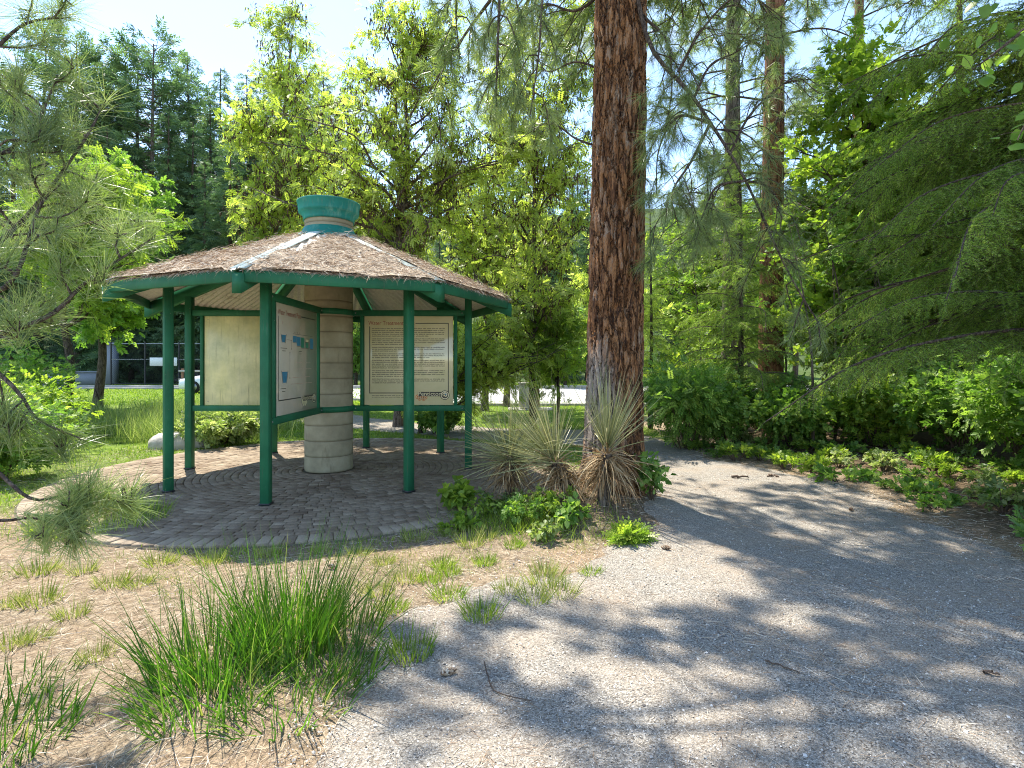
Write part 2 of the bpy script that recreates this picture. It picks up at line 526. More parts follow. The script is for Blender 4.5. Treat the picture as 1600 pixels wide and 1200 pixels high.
def m_paver():
    m, nt = new_mat('clay_pavers')
    a = N(nt, 'ShaderNodeAttribute', attribute_name='rnd')
    v = coords(nt)
    c = ramp(nt, a.outputs['Fac'], [(0.0, (0.13, 0.09, 0.06)), (0.4, (0.20, 0.15, 0.105)), (0.75, (0.25, 0.195, 0.14)), (1.0, (0.34, 0.275, 0.20))])
    n1 = noise(nt, v, 2.0, 5, 0.6)
    c = mixc(nt, ramp(nt, n1, [(0.4, (0, 0, 0)), (0.75, (0.6, 0.6, 0.6))]), c, (0.36, 0.30, 0.22, 1))
    c = mixc(nt, 0.6, c, ramp(nt, noise(nt, v, 60, 4, 0.7), [(0.3, (0.6, 0.6, 0.6)), (0.7, (1.25, 1.25, 1.25))]), 'MULTIPLY')
    finish(nt, c, 0.9, 0.15, noise(nt, v, 70, 4), 0.004, 0.6)
    return m
M['paver'] = m_paver()
def m_simple_noise(name, stops, scale, rough=0.9, bd=0.01):
    m, nt = new_mat(name)
    v = coords(nt); n1 = noise(nt, v, scale, 7, 0.65)
    finish(nt, ramp(nt, n1, stops), rough, 0.15, n1, bd, 0.7)
    return m
M['sand'] = m_simple_noise('joint_sand', [(0.3, (0.10, 0.085, 0.06)), (0.7, (0.20, 0.17, 0.12))], 40)
M['asphalt'] = m_simple_noise('pale_worn_paving', [(0.3, (0.36, 0.36, 0.36)), (0.7, (0.48, 0.47, 0.46))], 3)
M['kerb'] = m_simple_noise('kerb_concrete', [(0.3, (0.28, 0.27, 0.24)), (0.7, (0.42, 0.40, 0.36))], 6)
M['rock'] = m_simple_noise('pale_granite', [(0.3, (0.30, 0.27, 0.23)), (0.5, (0.44, 0.40, 0.35)), (0.75, (0.56, 0.52, 0.46))], 5, 0.9, 0.03)
def m_rnd(name, stops, rough=0.8, spec=0.2):
    m, nt = new_mat(name)
    a = N(nt, 'ShaderNodeAttribute', attribute_name='rnd')
    finish(nt, ramp(nt, a.outputs['Fac'], stops), rough, spec)
    return m
M['litter'] = m_rnd('dry_needles', [(0, (0.13, 0.08, 0.05)), (0.35, (0.35, 0.235, 0.15)), (0.7, (0.56, 0.44, 0.32)), (1, (0.72, 0.65, 0.54))])
M['roofmat'] = m_simple_noise('matted_needles', [(0.25, (0.14, 0.10, 0.07)), (0.5, (0.38, 0.31, 0.235)), (0.75, (0.58, 0.51, 0.42))], 28, 0.95, 0.03)
M['pebble'] = m_rnd('pebbles', [(0, (0.10, 0.09, 0.085)), (0.4, (0.32, 0.30, 0.27)), (0.8, (0.48, 0.45, 0.40)), (1, (0.66, 0.63, 0.58))])
M['twig'] = m_rnd('bare_twigs', [(0, (0.05, 0.035, 0.025)), (1, (0.16, 0.11, 0.08))])
M['bark_pine'] = bark_mat('ponderosa_bark', [(0.2, (0.035, 0.023, 0.018)), (0.35, (0.12, 0.06, 0.035)), (0.48, (0.26, 0.125, 0.055)), (0.58, (0.38, 0.20, 0.095)), (0.68, (0.27, 0.175, 0.12)), (0.82, (0.45, 0.36, 0.28))], 12.0, 0.2, 0.044, True, grey=True)
M['bark_pine2'] = bark_mat('red_pine_bark', [(0.15, (0.07, 0.03, 0.02)), (0.4, (0.20, 0.085, 0.045)), (0.7, (0.29, 0.14, 0.08)), (0.95, (0.33, 0.22, 0.16))], 10.0, 0.22, 0.02)
M['bark_grey'] = bark_mat('grey_bark', [(0.2, (0.07, 0.055, 0.042)), (0.5, (0.15, 0.12, 0.095)), (0.85, (0.26, 0.22, 0.18))], 11.0, 0.25, 0.015)
M['bark_dark'] = bark_mat('dark_bark', [(0.2, (0.035, 0.028, 0.022)), (0.5, (0.085, 0.065, 0.05)), (0.85, (0.15, 0.12, 0.10))], 11.0, 0.25, 0.015)
M['branch'] = bark_mat('branch_bark', [(0.2, (0.04, 0.03, 0.025)), (0.5, (0.10, 0.075, 0.06)), (0.85, (0.20, 0.16, 0.13))], 30.0, 0.5, 0.004)
M['needle_pine'] = leaf_mat('long_pine_needles', [(0, (0.10, 0.15, 0.055)), (0.4, (0.21, 0.28, 0.11)), (0.85, (0.38, 0.44, 0.22)), (1, (0.56, 0.50, 0.32))], 0.4, (1.35, 1.5, 0.8), 0.35, 0.6)
M['needle_fir'] = leaf_mat('fir_needles', [(0, (0.14, 0.25, 0.05)), (0.5, (0.29, 0.45, 0.11)), (1, (0.50, 0.62, 0.21))], 0.55, (1.35, 1.4, 0.6))
M['needle_far'] = leaf_mat('dark_fir_foliage', [(0, (0.05, 0.10, 0.055)), (0.5, (0.12, 0.20, 0.10)), (1, (0.21, 0.31, 0.14))], 0.35, (1.1, 1.3, 0.8), 0.6, 0.3, 0.25)
M['locust'] = leaf_mat('locust_leaves', [(0, (0.20, 0.27, 0.05)), (0.4, (0.36, 0.45, 0.09)), (0.8, (0.52, 0.59, 0.18)), (1, (0.68, 0.69, 0.38))], 0.55, (1.3, 1.4, 0.7))
M['pods'] = m_rnd('brown_pods', [(0, (0.035, 0.02, 0.012)), (1, (0.13, 0.08, 0.05))])
M['leaf_bright'] = leaf_mat('bright_green_leaves', [(0, (0.11, 0.20, 0.03)), (0.5, (0.24, 0.37, 0.06)), (1, (0.42, 0.52, 0.11))], 0.5, (1.4, 1.45, 0.6))
M['leaf_mid'] = leaf_mat('green_leaves', [(0, (0.09, 0.19, 0.04)), (0.5, (0.19, 0.34, 0.075)), (1, (0.38, 0.52, 0.15))], 0.5, (1.35, 1.45, 0.6))
M['grass'] = leaf_mat('grass_blades', [(0, (0.03, 0.09, 0.012)), (0.6, (0.08, 0.19, 0.025)), (0.9, (0.17, 0.28, 0.045)), (1, (0.45, 0.40, 0.20))], 0.4, (1.3, 1.6, 0.5))
M['grass_dry'] = leaf_mat('yellow_grass', [(0, (0.13, 0.20, 0.03)), (0.5, (0.28, 0.35, 0.08)), (1, (0.50, 0.47, 0.24))], 0.35, (1.3, 1.35, 0.7))
M['lawn'] = leaf_mat('lawn_grass', [(0, (0.10, 0.20, 0.025)), (0.6, (0.22, 0.33, 0.045)), (1, (0.40, 0.45, 0.12))], 0.45, (1.4, 1.5, 0.5))
M['weed'] = leaf_mat('weed_grass', [(0, (0.13, 0.20, 0.06)), (0.6, (0.26, 0.34, 0.12)), (1, (0.48, 0.52, 0.30))], 0.45, (1.3, 1.4, 0.7))
M['yucca'] = leaf_mat('yucca_blades', [(0, (0.16, 0.18, 0.08)), (0.6, (0.32, 0.34, 0.18)), (1, (0.55, 0.50, 0.30))], 0.15, (1.2, 1.3, 0.8), 0.4, 0.4)
M['yucca_dead'] = leaf_mat('dead_yucca_blades', [(0, (0.16, 0.09, 0.045)), (0.5, (0.36, 0.24, 0.13)), (1, (0.55, 0.43, 0.29))], 0.15, (1.1, 1.0, 0.8), 0.7, 0.2)

# ------------------------------------------------------------------ the lie of the land
KC = np.array([-2.60, 7.73])       # centre of the kiosk
PAD_R = 3.28
path_poly = np.array([(-0.75, 0.2), (-0.72, 2.3), (-0.70, 3.1), (-0.35, 3.7), (0.35, 4.05), (0.95, 4.55), (1.45, 5.3), (1.75, 6.4), (1.9, 7.6), (1.9, 9.0),
    (1.3, 10.3), (0.1, 10.9), (-1.2, 11.1), (-2.3, 12.0), (-3.9, 12.9), (-5.6, 14.4), (-6.6, 15.8), (-5.6, 17.2), (-4.0, 15.2), (-2.0, 13.4), (0.2, 12.7), (2.0, 12.4),
    (2.9, 11.4), (3.1, 10.0), (3.15, 8.8), (3.6, 7.7), (4.0, 6.7), (4.0, 5.5), (3.9, 4.55), (3.8, 3.8), (3.9, 2.3), (4.2, 0.2)])
def sdist(P, poly):
    """signed distance to a polygon, positive inside"""
    x, y = P[..., 0], P[..., 1]
    ins = np.zeros(x.shape, bool); dm = np.full(x.shape, 1e9)
    n = len(poly)
    for i in range(n):
        a = poly[i]; b = poly[(i + 1) % n]; ab = b - a
        t = np.clip(((x - a[0]) * ab[0] + (y - a[1]) * ab[1]) / (ab @ ab), 0, 1)
        dm = np.minimum(dm, (x - a[0] - t * ab[0]) ** 2 + (y - a[1] - t * ab[1]) ** 2)
        c = (a[1] > y) != (b[1] > y)
        with np.errstate(divide='ignore', invalid='ignore'):
            xi = (b[0] - a[0]) * (y - a[1]) / (b[1] - a[1]) + a[0]
        ins ^= c & (x < xi)
    return np.where(ins, 1, -1) * np.sqrt(dm)

def height(x, y):
    x = np.asarray(x, float); y = np.asarray(y, float)
    rk = np.hypot(x - KC[0], y - KC[1])
    away = sstep(PAD_R - 0.1, PAD_R + 1.2, rk)
    h = (fbm(x, y, 0.7, 3, 5) - 0.45) * 0.09 * away + (fbm(x, y, 5.0, 3, 9) - 0.45) * 0.022 * away
    h = h + 0.16 * np.exp(-(((x - 1.0) / 0.75) ** 2 + ((y - 5.75) / 0.6) ** 2)) + 0.07 * np.exp(-(((x - 0.1) / 0.9) ** 2 + ((y - 5.6) / 0.5) ** 2))
    h = h + 0.22 * sstep(3.6, 6.5, x) * sstep(30, 12, y)
    h = h * sstep(20, 16, y) - 0.012 * (rk < PAD_R + 0.3)
    far = np.hypot(x * 0.75 + 8, y)
    h = h + sstep(46, 125, far) * 36 * (0.75 + 0.5 * fbm(x, y, 0.012, 2, 3)) * sstep(10, 60, y)
    return h

def H1(x, y): return float(height(np.array([x]), np.array([y]))[0])

def lawn_mask(x, y):
    rk = np.hypot(x - KC[0], y - KC[1])
    n = fbm(x, y, 1.1, 4, 21) - 0.47
    m = sstep(-0.25, 0.35, (y - 8.3 - np.clip(x + 5.5, -3, 3) * -0.15) + n * 2.0) * np.maximum(sstep(3.4, 3.0, x), sstep(14, 17, y))
    left = sstep(-4.9, -5.6, x + n) * sstep(5.0, 5.9, y)
    m = np.maximum(m, left * 0.9)
    m = m * (rk > PAD_R)
    sd_ = sdist(np.stack([x, y], -1), path_poly)
    return np.clip(m, 0, 1) * (sd_ < -0.05)

def grid_lines(lo, hi, step, far, grow=1.16):
    a = list(np.arange(lo, hi + 1e-6, step)); s = step
    while a[-1] < far: s *= grow; a.append(a[-1] + s)
    s = step
    while a[0] > -far: s *= grow; a.insert(0, a[0] - s)
    return np.array(a)

def sheet(name, xs, ys, zf, mat, keep=None, attrs=None):
    X, Y = np.meshgrid(xs, ys)
    Z = zf(X, Y)
    nx, ny = len(xs), len(ys)
    i = (np.arange(ny - 1)[:, None] * nx + np.arange(nx - 1)[None]).ravel()
    q = np.stack([i, i + 1, i + nx + 1, i + nx], -1)
    V = np.stack([X, Y, Z], -1).reshape(-1, 3)
    if keep is not None:
        k = keep(X, Y).ravel()
        q = q[k[q].any(1)]
        used = np.unique(q); mp_ = np.zeros(len(V), int); mp_[used] = np.arange(len(used))
        V = V[used]; q = mp_[q]
    g = Geo(); g.add(V, q=q)
    o = g.obj(name, mat, smooth=True)
    for nm, f in (attrs or {}).items():
        a = o.data.attributes.new(nm, 'FLOAT', 'POINT')
        a.data.foreach_set('value', f(V[:, 0], V[:, 1]).astype(np.float32))
    return o

def duff_mask(x, y):
    n = fbm(x, y, 1.3, 3, 33) - 0.45
    return np.clip(sstep(3.9, 4.9, x + n * 1.6) * sstep(40, 20, y) * sstep(1, 2.5, y) * 0.95 + sstep(45, 60, y) * 0.9
                   + 0.6 * np.exp(-(((x - 1.2) / 0.8) ** 2 + ((y - 5.3) / 0.6) ** 2)), 0, 1)

gnd = sheet('ground', grid_lines(-9, 9, 0.09, 900), grid_lines(0.6, 14, 0.09, 900), height, M['ground'],
            attrs={'lawn': lawn_mask, 'duff': duff_mask, 'hill': lambda x, y: sstep(40, 48, y)})
tag(gnd, kind='structure')

def path_sd(x, y): return sdist(np.stack([x, y], -1), path_poly) + (fbm(x, y, 2.2, 4, 41) - 0.47) * 0.55
xs = np.arange(-7.5, 4.8, 0.05); ys = np.arange(0.2, 18, 0.05)
pth = sheet('gravel_path', xs, ys, lambda x, y: height(x, y) + np.clip(path_sd(x, y) * 0.12, -0.02, 0.008), M['gravel'],
            keep=lambda x, y: (path_sd(x, y) > -0.12) & (np.hypot(x - KC[0], y - KC[1]) > PAD_R + 0.05))
tag(pth, kind='structure')

# road and car park beyond the lawn, with kerbs
g = Geo()
V = []
rx = np.linspace(-70, 70, 71)
near = 19.8 + 0.03 * (rx - 2) ** 2 * 0.10 + np.where(rx < -3.5, (-3.5 - rx) * 0.95, 0)
near = np.minimum(near, 33.5)
V = np.concatenate([np.stack([rx, near, np.full(71, 0.012)], -1), np.stack([rx, np.full(71, 34.0), np.full(71, 0.012)], -1)])
g.add(V, q=[[i, i + 1, i + 72, i + 71] for i in range(70)])
tag(g.obj('road', M['asphalt']), kind='structure')
g = Geo()
for i in range(70):
    a, b = V[i].copy(), V[i + 1].copy()
    a[2] = b[2] = 0.03
    beam(g, a, b, 0.14, 0.14, 0.015)
    beam(g, (rx[i], 34.07, 0.07), (rx[i + 1], 34.07, 0.07), 0.15, 0.30, 0.02)
tag(g.obj('kerb', M['kerb']), kind='structure')

# paved circle: rings of clay pavers on sand with an edging ring
g = Geo()
lathe(g, [(0.02, 0.004), (PAD_R + 0.02, 0.004), (PAD_R + 0.02, -0.2)], (KC[0], KC[1], 0), 96)
tag(g.obj('paving_bed', M['sand']), kind='structure')
rng = np.random.default_rng(3)
g = Geo()
r0 = 0.36; k = 0
while r0 < PAD_R - 0.02:
    wr = 0.088 if r0 < PAD_R - 0.26 else 0.2
    n = max(10, int(2 * pi * (r0 + wr / 2) / (0.125 if wr < 0.15 else 0.10)))
    a0 = rng.random()
    for j in range(n):
        da = 2 * pi / n
        a = (j + a0) * da; gp = 0.0055 / (r0 + wr / 2)
        ang = np.array([a + gp / 2, a + da - gp / 2])
        zt = 0.022 + rng.normal() * 0.0022
        pts = []
        for rr, z, ins in ((r0 + 0.003, 0.0, 0), (r0 + wr - 0.003, 0.0, 0), (r0 + 0.003, zt - 0.004, 0), (r0 + wr - 0.003, zt - 0.004, 0), (r0 + 0.008, zt, 1), (r0 + wr - 0.008, zt, 1)):
            aa = ang + (np.array([0.005, -0.005]) / (r0 + wr / 2) if ins else 0)
            for t in aa: pts.append((KC[0] + rr * cos(t), KC[1] + rr * sin(t), z + (rng.normal() * 0.0012 if ins else 0)))
        g.add(pts, q=[[0, 1, 5, 4], [2, 6, 7, 3], [0, 4, 6, 2], [1, 3, 7, 5], [4, 5, 9, 8], [6, 10, 11, 7], [4, 8, 10, 6], [5, 7, 11, 9], [8, 9, 11, 10]],
              r=float(np.clip(rng.normal(0.5 if wr < 0.15 else 0.85, 0.22), 0, 1)))
    r0 += wr; k += 1
tag(g.obj('paved_circle', M['paver']), kind='structure')

# ------------------------------------------------------------------ kiosk
kiosk = empty('information_kiosk', (KC[0], KC[1], 0), 'green octagonal information kiosk on a paved circle with a needle-covered roof', 'kiosk')
ROT = 0.0
def ang(k): return ROT + k * pi / 4 + (R(0) if True else 0)
def pol(r, a, z): return (r * cos(a), r * sin(a), z)
PR = 1.98; ER = 2.56; ZE = 2.405; SL = 0.412
def roofz(r): return ZE + (ER - r) * SL
for k in range(8):
    a = ang(k)
    g = Geo()
    ztop = roofz(PR) - 0.185
    bevbox(g, pol(PR, a, ztop / 2 + 0.012), (0.095, 0.095, ztop), 0.006, rz=a)
    p = g.obj('post', M['green'], kiosk)
    g = Geo(); box(g, pol(PR, a, 0.034), (0.11, 0.11, 0.02), a)
    g.obj('foot_plate', M['darkmetal'], p)
    # rafter: from the column out past the post, plumb cut tail
    g = Geo()
    r1, r2 = 0.31, ER + 0.035
    s = np.array([-sin(a), cos(a), 0]) * 0.045; dz = 0.15
    V = []
    for sg in (-1, 1):
        for (rr, lo) in ((r1, 0), (r2, 0)):
            top = roofz(rr) - 0.035
            for z in (top, top - dz - (0.03 if rr == r2 else 0)):
                V.append(np.array(pol(rr, a, z)) + sg * s)
    g.add(V, q=[[0, 2, 3, 1], [4, 5, 7, 6], [0, 4, 6, 2], [1, 3, 7, 5], [2, 6, 7, 3], [0, 1, 5, 4]])
    g.obj('rafter', M['green'], kiosk)
    b = ang(k + 1)
    # corrugated roof panel of one bay
    g = Geo()
    nu, nv = 140, 12
    vs = np.linspace(0, 1, nv)
    chordE = 2 * ER * sin(pi / 8); mid = (a + b) / 2
    er = np.array([cos(mid), sin(mid), 0]); et = np.array([-sin(mid), cos(mid), 0])
    rows = []
    us = np.linspace(-chordE / 2 + 0.004, chordE / 2 - 0.004, nu)
    ape = ER * cos(pi / 8)
    for v in vs:
        ra = 0.5 * cos(pi / 8) * (1 - v) + (ape + 0.01) * v
        half = ra * math.tan(pi / 8) - 0.004
        uu = np.clip(us, -half, half)
        zz = roofz(ra / cos(pi / 8)) + 0.012 * np.sin(uu * 2 * pi / 0.105)
        rows.append(er * ra + et[None] * uu[:, None] + np.stack([0 * zz, 0 * zz, zz], -1))
    rows = np.array(rows)
    i = (np.arange(nv - 1)[:, None] * nu + np.arange(nu - 1)[None]).ravel()
    g.add(rows.reshape(-1, 3), q=np.stack([i, i + 1, i + nu + 1, i + nu], -1))
    g.obj('roof_panel', M['tin'], kiosk, smooth=True)
    # fascia board
    A = np.array(pol(ER - 0.012, a, ZE - 0.055)); B = np.array(pol(ER - 0.012, b, ZE - 0.055))
    dd = unit(B - A)
    g = Geo(); beam(g, A + dd * 0.045, B - dd * 0.045, 0.035, 0.115, 0.004)
    g.obj('fascia', M['green'], kiosk)
    # purlin under the sheets
    g = Geo(); rp_ = 1.35
    beam(g, np.array(pol(rp_, a, roofz(rp_) - 0.055)) , np.array(pol(rp_, b, roofz(rp_) - 0.055)), 0.04, 0.08, 0.003)
    g.obj('purlin', M['green'], kiosk)
    # ridge cap: a folded strip each side of the hip
    g = Geo()
    for sg in (-1, 1):
        P = []
        for rr in (0.53, ER + 0.02):
            base = np.array(pol(rr, a, roofz(rr) + 0.028)); sd_ = np.array([-sin(a), cos(a), 0]) * sg
            P += [base, base + sd_ * 0.075 - np.array([0, 0, 0.008])]
        P2 = [p_ - np.array([0, 0, 0.006]) for p_ in P]
        g.add(P + P2, q=[[0, 1, 3, 2], [4, 6, 7, 5], [1, 5, 7, 3], [0, 2, 6, 4], [2, 3, 7, 6]])
    g.obj('ridge_cap', M['cap'], kiosk)
# column with joint grooves
g = Geo()
CR = 0.325; prof = []
z = 0.0; top = 3.55; ring = 0.215
rr_ = []
while z < top:
    z2 = min(z + ring, top)
    prof += [(CR - 0.006, z, 0.9), (CR + 0.001, z + 0.007, 0.25), (CR + 0.004, z + 0.03, 0), (CR + 0.004, z2 - 0.03, 0), (CR + 0.002, z2 - 0.006, 0.2)]
    z = z2
pr = np.array(prof)
lathe(g, pr[:, :2], (0, 0, 0.02), 72)
g.r = [np.repeat(pr[:, 2], 72)]
column = g.obj('column', M['concrete'], kiosk, smooth=True)
g = Geo()
lathe(g, [(0.535, 3.222), (0.535, 3.24), (0.46, 3.275), (0.40, 3.32), (0.36, 3.37), (0.342, 3.41), (0.331, 3.418)], n=8 * 9)
g.obj('roof_skirt', M['green2'], kiosk, smooth=False)
g = Geo()
lathe(g, [(0.325, 3.525), (0.344, 3.515), (0.346, 3.55), (0.355, 3.585), (0.372, 3.61), (0.378, 3.618), (0.408, 3.632), (0.412, 3.65), (0.42, 3.76), (0.43, 3.765), (0.43, 3.782), (0.405, 3.782), (0.39, 3.70), (0.05, 3.69)], n=72)
g.obj('column_cap', M['green2'], kiosk)

# radial display walls
ZU, ZL = 2.235, 0.885
def text_geo(s, size, fit=None):
    c = bpy.data.curves.new('t', 'FONT'); c.body = s; c.size = size
    o = bpy.data.objects.new('t', c); COL.objects.link(o)
    dg = bpy.context.evaluated_depsgraph_get()
    me = bpy.data.meshes.new_from_object(o.evaluated_get(dg))
    V = np.zeros(len(me.vertices) * 3); me.vertices.foreach_get('co', V); V = V.reshape(-1, 3)[:, :2].copy()
    faces = [list(p.vertices) for p in me.polygons]
    bpy.data.objects.remove(o); bpy.data.meshes.remove(me); bpy.data.curves.remove(c)
    V[:, 0] -= V[:, 0].min()
    if fit: V[:, 0] *= fit / V[:, 0].max()
    return V, faces

class Board:
    """flat artwork laid on a panel: u to the right, v up, n towards the reader"""
    def __init__(s, O, U, Nn, parent):
        s.O = np.array(O, float); s.U = np.array(U, float); s.N = np.array(Nn, float); s.parent = parent; s.g = {}
    def P(s, uv, n):
        uv = np.asarray(uv, float).reshape(-1, 2)
        return s.O + uv[:, :1] * s.U + uv[:, 1:] * np.array([0, 0, 1.0]) + s.N * n
    def geo(s, key): return s.g.setdefault(key, Geo())
    def rect(s, key, u, v, w_, h, n=0.0012):
        s.geo(key).add(s.P([(u, v), (u + w_, v), (u + w_, v + h), (u, v + h)], n), q=[[0, 1, 2, 3]])
    def poly(s, key, uv, n=0.0012):
        c = np.mean(uv, 0); V = s.P(np.vstack([uv, c]), n); m = len(uv)
        s.geo(key).add(V, t=[[i, (i + 1) % m, m] for i in range(m)])
    def ring(s, key, c, r1, r2, n=0.0016, m=28, sq=1.0):
        a = np.arange(m) / m * 2 * pi
        o = np.stack([c[0] + r2 * np.cos(a), c[1] + r2 * np.sin(a) * sq], -1)
        if r1 <= 0: return s.poly(key, o, n)
        i_ = np.stack([c[0] + r1 * np.cos(a), c[1] + r1 * np.sin(a) * sq], -1)
        s.geo(key).add(s.P(np.vstack([i_, o]), n), q=[[j, m + j, m + (j + 1) % m, (j + 1) % m] for j in range(m)])
    def text(s, key, t, u, v, size, fit=None, n=0.0014):
        V, fc = text_geo(t, size, fit)
        s.geo(key).add(s.P(V + np.array([u, v]), n), q=[f for f in fc if len(f) == 4], t=[f for f in fc if len(f) == 3])
        for f in fc:
            if len(f) > 4: s.geo(key).add(s.P(V[f] + np.array([u, v]), n), t=[[0, i, i + 1] for i in range(1, len(f) - 1)])

def logo(b, u, v, wl, orange='orangeink'):
    """orange fruit shapes, the word with a dark outline and a round emblem"""
    hl = wl * 0.3
    for i, (du, dv, rr) in enumerate([(0.04, 0.10, 0.07), (0.10, 0.04, 0.06), (0.16, 0.09, 0.07), (0.22, 0.03, 0.055), (0.28, 0.08, 0.06), (0.10, 0.16, 0.05)]):
        b.ring(orange, (u + du * wl, v + dv * wl), 0, rr * wl, 0.0014, 12)
        b.ring('cream', (u + du * wl, v + dv * wl), rr * wl * 0.45, rr * wl * 0.62, 0.0017, 12)
    b.rect('ink', u + 0.05 * wl, v + 0.115 * wl, 0.76 * wl, 0.135 * wl, 0.0018)
    b.text('cream', 'Penticton', u + 0.06 * wl, v + 0.135 * wl, 0.17 * wl, 0.70 * wl, 0.0022)
    b.ring('ink', (u + 0.87 * wl, v + 0.15 * wl), 0, 0.145 * wl, 0.0019, 24)
    b.ring('cream', (u + 0.87 * wl, v + 0.15 * wl), 0.10 * wl, 0.125 * wl, 0.0023, 24)
    b.ring('cream', (u + 0.87 * wl, v + 0.165 * wl), 0, 0.075 * wl, 0.0023, 20)
    b.ring('ink', (u + 0.85 * wl, v + 0.145 * wl), 0.025 * wl, 0.045 * wl, 0.0027, 14)
    b.ring('blueink', (u + 0.90 * wl, v + 0.18 * wl), 0, 0.022 * wl, 0.0027, 10)

rng = np.random.default_rng(11)
def wall(k, kind):
    a = ang(k)
    u = np.array([cos(a), sin(a), 0]); nrm = np.array([sin(a), -cos(a), 0])   # nrm: to the right of the outward direction
    for z in (ZU, ZL):
        g = Geo(); beam(g, u * (CR + 0.018) + [0, 0, z], u * (PR - 0.0475) + [0, 0, z], 0.055, 0.078, 0.004)
        g.obj('rail', M['green'], kiosk)
    for z in (ZU, ZL):
        for r_ in (CR + 0.06, PR - 0.085):
            g = Geo(); lathe(g, [(0.0, 0.0), (0.011, 0.0), (0.011, 0.007), (0.0, 0.010)], n=6)
            V = g.v[0]; sgn = -1 if kind == 'blank' else 1
            g.v[0] = u * r_ + nrm * (0.0275 + V[:, 2:3]) * 1.0 + u * V[:, :1] + np.array([0, 0, 1.0]) * V[:, 1:2] + [0, 0, z]
            if kind == 'diagram': g.v[0] = g.v[0] - nrm * 2 * (0.0275 + V[:, 2:3])
            g.obj('bolt', M['steel'], kiosk)
    for r_ in (0.47, 1.80):
        if r_ < 1 and kind == 'diagram': r_ = 0.44
        g = Geo(); beam(g, u * r_ + [0, 0, ZL + 0.0385], u * r_ + [0, 0, ZU - 0.0385], 0.045, 0.045, 0.003)
        g.obj('stile', M['green'], kiosk)
    zb, zt = ZL + 0.045, ZU - 0.045
    ra, rb = 0.505, 1.765
    g = Geo(); c = u * (ra + rb) / 2 + np.array([0, 0, (zb + zt) / 2])
    bevbox(g, c, (rb - ra, 0.016, zt - zb), 0.003, rz=a)
    pm = {'blank': 'panelback', 'text': 'panel', 'diagram': 'panelpink'}[kind]
    pn = g.obj('display_panel', M[pm], kiosk)
    W = rb - ra; Hh = zt - zb
    if kind == 'text':
        pn['label'] = 'text panel headed in red, cream with black border'
        b = Board(u * ra + nrm * 0.008 + np.array([0, 0, zb]), u, nrm, pn)
    elif kind == 'diagram':
        pn['label'] = 'pinkish panel with blue tank diagram'
        b = Board(u * rb - nrm * 0.008 + np.array([0, 0, zb]) , -u, -nrm, pn)
    else:
        pn['label'] = 'plain yellowish back of a panel'
        for zz in (zb + 0.05, zt - 0.05):
            for r_ in (ra + 0.05, rb - 0.05):
                g = Geo(); box(g, u * r_ + nrm * -0.009 + [0, 0, zz], (0.012, 0.004, 0.012), a); g.obj('screw', M['steel'], pn)
        return
    # heading and border
    b.text('redink', 'Water Treatment Plant', 0.045 * W, 0.90 * Hh, 0.085, 0.52 * W)
    bw = 0.012
    b.rect('ink', 0.575 * W, 0.915 * Hh, 0.375 * W, bw)
    b.rect('ink', 0.95 * W - bw, 0.14 * Hh, bw, 0.775 * Hh - 0.0005)
    b.rect('ink', 0.055 * W, 0.13 * Hh, bw, 0.755 * Hh)
    b.rect('ink', 0.055 * W + bw + 0.0005, 0.13 * Hh, 0.50 * W, bw)
    if kind == 'text':
        v = 0.855 * Hh
        for nl in (5, 4, 3, 3, 5, 4, 3):
            for l in range(nl):
                uu = 0.085 * W; end = (0.90 if l < nl - 1 else rng.uniform(0.3, 0.75)) * W
                while uu < end:
                    wl = rng.uniform(0.02, 0.075)
                    x = uu
                    while x < min(uu + wl, end):
                        b.rect('textink', x, v + rng.uniform(-0.0008, 0.0008), rng.uniform(0.004, 0.007), 0.0125 * rng.choice([0.75, 1, 1]))
                        b.rect('textink', x + 0.001, v + rng.choice([0.0, 0.005, 0.0098]), 0.0075, 0.0026, 0.0015)
                        x += 0.0092
                    uu += wl + 0.011
                v -= 0.0266
            v -= 0.013
        for l, e in ((0.105, 0.42), (0.085, 0.5)):
            uu = 0.085 * W
            while uu < e * W:
                wl = rng.uniform(0.02, 0.06); b.rect('textink', uu, l * Hh, wl, 0.006); uu += wl + 0.01
        logo(b, 0.585 * W, 0.055 * Hh, 0.37 * W)
    else:
        # tanks along a pipe line, upper reservoir, lower reservoir, flow line
        def trough(u0, v0, wt, ht):
            b.poly('blueink', np.array([(u0 + wt * 0.12, v0 + ht * 0.9), (u0 + wt * 0.28, v0), (u0 + wt * 0.72, v0), (u0 + wt * 0.88, v0 + ht * 0.9)]))
            for sgn in (0, 1):
                uA = u0 + wt * (0.04 if not sgn else 0.93); uB = u0 + wt * (0.22 if not sgn else 0.75)
                b.poly('ink', np.array([(uA, v0 + ht), (uB, v0 - 0.008), (uB + 0.008, v0 - 0.008), (uA + 0.008, v0 + ht)]))
        trough(0.10 * W, 0.655 * Hh, 0.13 * W, 0.075 * Hh)
        trough(0.11 * W, 0.29 * Hh, 0.16 * W, 0.11 * Hh)
        for i, (u_, w2, v_, h2, m_) in enumerate([(0.37, .09, .665, .06, 'blueink'), (0.465, .09, .635, .085, 'blueink'), (0.565, .09, .62, .10, 'greenink'), (0.685, .075, .62, .055, 'greenink'), (0.685, .075, .68, .025, 'cream'), (0.80, .09, .615, .105, 'blueink')]):
            b.rect(m_, u_ * W, v_ * Hh, w2 * W, h2 * Hh, 0.0013)
            b.rect('ink', u_ * W - 0.004, (v_ - 0.006) * Hh, w2 * W + 0.008, 0.004, 0.0016)
        b.rect('ink', 0.37 * W, 0.742 * Hh, 0.5 * W, 0.004)
        for i in range(4): b.rect('ink', (0.40 + i * 0.04) * W, 0.75 * Hh, 0.008, 0.02)
